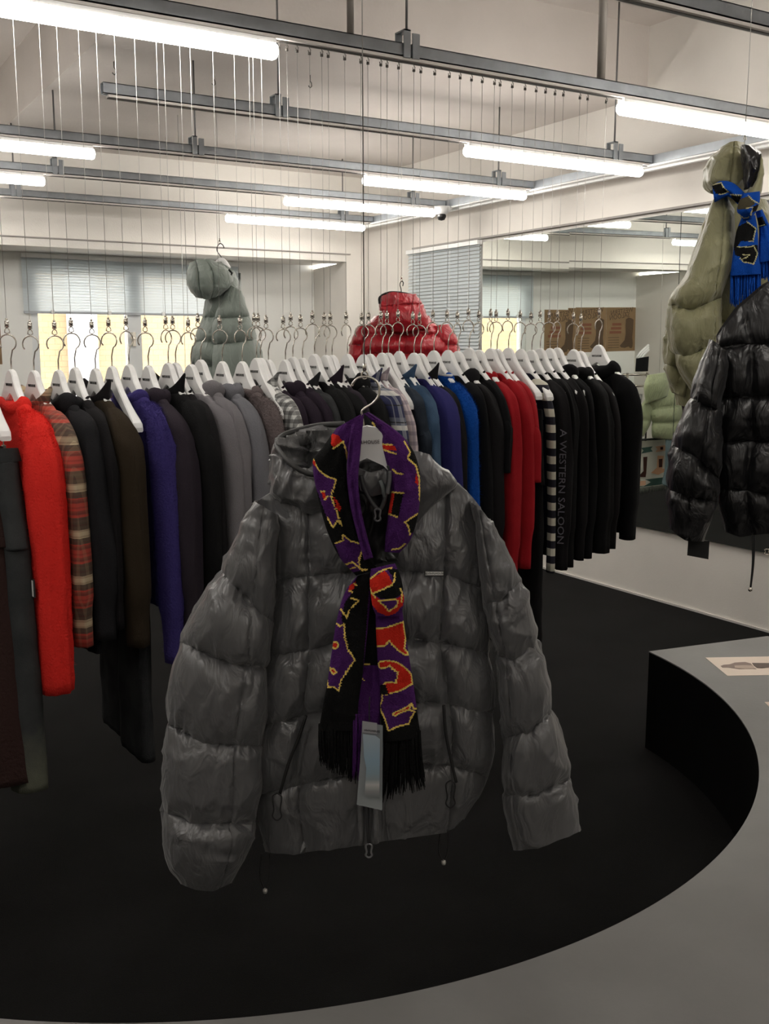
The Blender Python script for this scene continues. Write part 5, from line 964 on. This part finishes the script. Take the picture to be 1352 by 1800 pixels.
CRM = fab('cream_weave', (.52, .50, .44)); a, b_, c_, d_ = [mir(*q, ym + .12) for q in ((1110, 868), (1169, 862), (1169, 781), (1110, 786))]
def bl(nm, pts, m, off): # points in 0..1 across and up the blanket
    P = [a + (b_ - a) * x + (d_ - a) * y + np.array([.75, -.66, 0]) * off for x, y in pts]; P2 = [p + np.array([.75, -.66, 0]) * .004 for p in P]; n = len(P)
    return recalc(mesh(nm, P + P2, [tuple(range(n)), tuple(range(n, 2 * n))[::-1]] + [(i, (i + 1) % n, n + (i + 1) % n, n + i) for i in range(n)], m, t, smooth=False))
bl('cloth', [(0, 0), (1, 0), (1, 1), (0, 1)], CRM, -.004)
GRN = fab('teal_weave', (.05, .10, .085)); PCH = fab('peach_weave', (.60, .36, .24)); BR_ = fab('brown_weave', (.05, .02, .015))
bl('green_band', [(0, .02), (1, .02), (1, .17), (0, .17)], GRN, .002); bl('cream_star', [(.15, .095), (.22, .04), (.34, .03), (.44, .06), (.55, .10), (.44, .15), (.34, .18), (.22, .16)], CRM, .006); bl('peach_patch', [(.24, .05), (.40, .05), (.40, .15), (.24, .15)], PCH, .010)
bl('green_star', [(.28, .74), (.62, .76), (.56, .82), (.62, .87), (.28, .86), (.35, .80)], GRN, .002); bl('peach_band', [(.70, .74), (1, .75), (1, .87), (.70, .86), (.76, .80)], PCH, .002); bl('dark_star', [(.85, .78), (.93, .78), (.93, .84), (.85, .84)], BR_, .006)
bl('boot_motif', [(.22, .24), (.40, .22), (.42, .30), (.46, .66), (.34, .66), (.34, .36), (.22, .28)], BR_, .002); bl('boot_motif', [(.56, .30), (.78, .24), (1, .30), (1, .36), (.90, .36), (.95, .64), (.76, .66), (.74, .40)], fab('tan_weave', (.55, .30, .18)), .002); bl('boot_flame', [(.80, .40), (.90, .40), (.91, .58), (.80, .58)], BR_, .006)
rr = random.Random(4); fr = [sweep([a + (b_ - a) * x, a + (b_ - a) * x - np.array([0, 0, .05]) + np.array([rr.uniform(-.01, .01), 0, 0])], .003, 4) for x in np.linspace(0, 1, 50)]
o = mesh('fringe', *join(fr), fab('grey_green_yarn', (.14, .15, .13)), t); o['kind'] = 'stuff'
t = thing('clothes_stand', 'low black display bar holding the boot blanket and jeans, seen in the mirror', 'clothes stand', mir(1140, 880, ym + .14))
P = [mir(1104, 783, ym + .13), mir(1197, 779, ym + .02)]; mesh('bar', *sweep(P, .010, 8), BLACKP, t)
for q in P: mesh('post', *sweep([q, (q[0], q[1], .01)], .010, 8), BLACKP, t)
q = mir(1160, 690, ym); t = thing('suspension_wire', 'fine wire above the pale green jacket, seen in the mirror', 'wire', q); mesh('cable', *sweep([q, (q[0], q[1], ZB)], .0014, 6), WIREM, t)
t = thing('tote_bag', 'dark mauve soft bag hanging beside the pale green jacket, seen in the mirror', 'bag', mir(1205, 720, ym))
mloft('bag', [[(1172, 652), (1192, 650)], [(1176, 668), (1212, 668)], [(1184, 690), (1216, 690)], [(1190, 720), (1214, 720)], [(1196, 790), (1212, 790)]], ym + .1, [.04, .09, .09, .05, .03], fab('mauve_wool', (.05, .032, .036)), t, 0, 6)
mloft('orange_tag', [[(1211, 680), (1222, 678)], [(1214, 692), (1229, 692)]], ym - .05, .02, mat('orange_net', (.55, .20, .09), .7), t, 0, 7)
P = [mir(*q, ym - .08) for q in smoothline([(1214, 692), (1206, 706), (1205, 720), (1210, 726), (1216, 716), (1220, 694)], 4)]; mesh('cord', *sweep(P, .004, 5), mat('pale_cord', (.5, .48, .45), .7), t)
yr_ = 8.2
t = thing('clothes_stand', 'chrome two-bar display stand with white hangers, seen in the mirror', 'clothes stand', mir(1122, 860, yr_))
for va in (672, 692): P = [mir(1096, va - 1, yr_), mir(1142, va, yr_ - .1)]; mesh('bar', *sweep(P, .012, 8), CHROME, t)
for u in (1104, 1139): q = mir(u, 668, yr_ - .05); mesh('post', *sweep([q, (q[0], q[1], .01)], .012, 8), CHROME, t)
for k in range(3):
    q = [(1120 + k * 3, 642 + k * 2), (1128 + k * 4, 632 + k), (1142, 620 + k * 4)]; o = mesh('clothes_hanger', *sweep([mir(*z, yr_) for z in q], .014, 8), HANGW); place(o, mir(*q[0], yr_)); setp(o, ('lowest', 'middle', 'topmost')[k] + ' white hanger over dark trousers on the far stand in the mirror', 'hanger', 'hangers on the mirrored stand')
t = thing('trousers', 'black folded trousers on the far stand, seen in the mirror', 'trousers', mir(1128, 665, yr_)); mloft('legs', [[(1120, 643), (1142, 640)], [(1118, 666), (1140, 666)]], yr_, .03, BLK, t)
t = thing('printed_bag', 'white bag with a black hide print on the far stand, seen in the mirror', 'bag', mir(1118, 740, yr_)); mloft('bag', [[(1108, 706), (1130, 706)], [(1110, 744), (1124, 740)]], yr_, .03, mat('hide_print', (.6, .58, .55), .8, var=1, vscale=14, col2=(.01, .01, .01)), t)

# ------------------------------------------------------------------ small pieces belong to the part they sit on
SUB = {'hood_drape': 'hood', 'label_face': 'chest_label', 'label_lettering': 'chest_label', 'clasp_ring': 'clasp', 'collar_trim': 'collar', 'piping': 'sleeve', 'tab_stripe': 'sleeve_tab', 'boot_print': 'paper', 'red_print': 'paper', 'ink_line': 'paper', 'shoe_toe': 'paper', 'shoe_highlight': 'paper', 'shoe_shaft': 'paper', 'printed_shape': 'paper', 'hook_tip': 'hook', 'tag_lettering': 'card', 'photo': 'card', 'cord_clip': 'bottom_rail', 'zip_teeth': 'zip', 'boot_flame': 'boot_motif', 'cream_star': 'green_band', 'dark_star': 'peach_band'}
base = lambda o: o.name.rsplit('.', 1)[0] if o.name[-3:].isdigit() and '.' in o.name else o.name
for root in [o for o in SC.objects if o.parent is None and o.type == 'EMPTY']:
    kids = list(root.children); by = {}
    for k in kids: by.setdefault(base(k), []).append(k)
    def put(c, p):
        if p is not None and c is not p: c.parent = p
    for nm, pn in SUB.items():
        for c in by.get(nm, []):
            if pn in by: put(c, by[pn][0])
    if root.get('category') == 'hanger':
        for c in by.get('logo', []): put(c, by['body'][0])
    if root.get('category') == 'poster':
        for c in by.get('lettering', []): put(c, by['paper'][0])
    for a_n, b_n in (('pocket_pull', 'pocket_zip'), ('bracket', 'hanger_rod')):
        for c, p in zip(sorted(by.get(a_n, []), key=lambda o: o.name), sorted(by.get(b_n, []), key=lambda o: o.name)): put(c, p)
    if 'zip_pull' in by and 'zip' in by:
        z = sorted(by['zip'], key=lambda o: o.name); zp_ = sorted(by['zip_pull'], key=lambda o: o.name); put(zp_[0], z[0]); [put(c, z[-1]) for c in zp_[1:]]
    if 'cord_bead' in by:
        d = sorted(by['drawcord'], key=lambda o: o.name)
        for i, c in enumerate(sorted(by['cord_bead'], key=lambda o: o.name)): put(c, d[min(2 * i, len(d) - 1)])
    if root.get('category') == 'scarf':
        fr_ = sorted(by['fringe'], key=lambda o: o.name)
        tails = [by['left_tail'][0], by['left_tail'][0], by['right_tail'][0], by['back_tail'][0]] if 'back_tail' in by else [by['left_tail'][0], by['right_tail'][0]]
        for c, p in zip(fr_, tails): put(c, p)
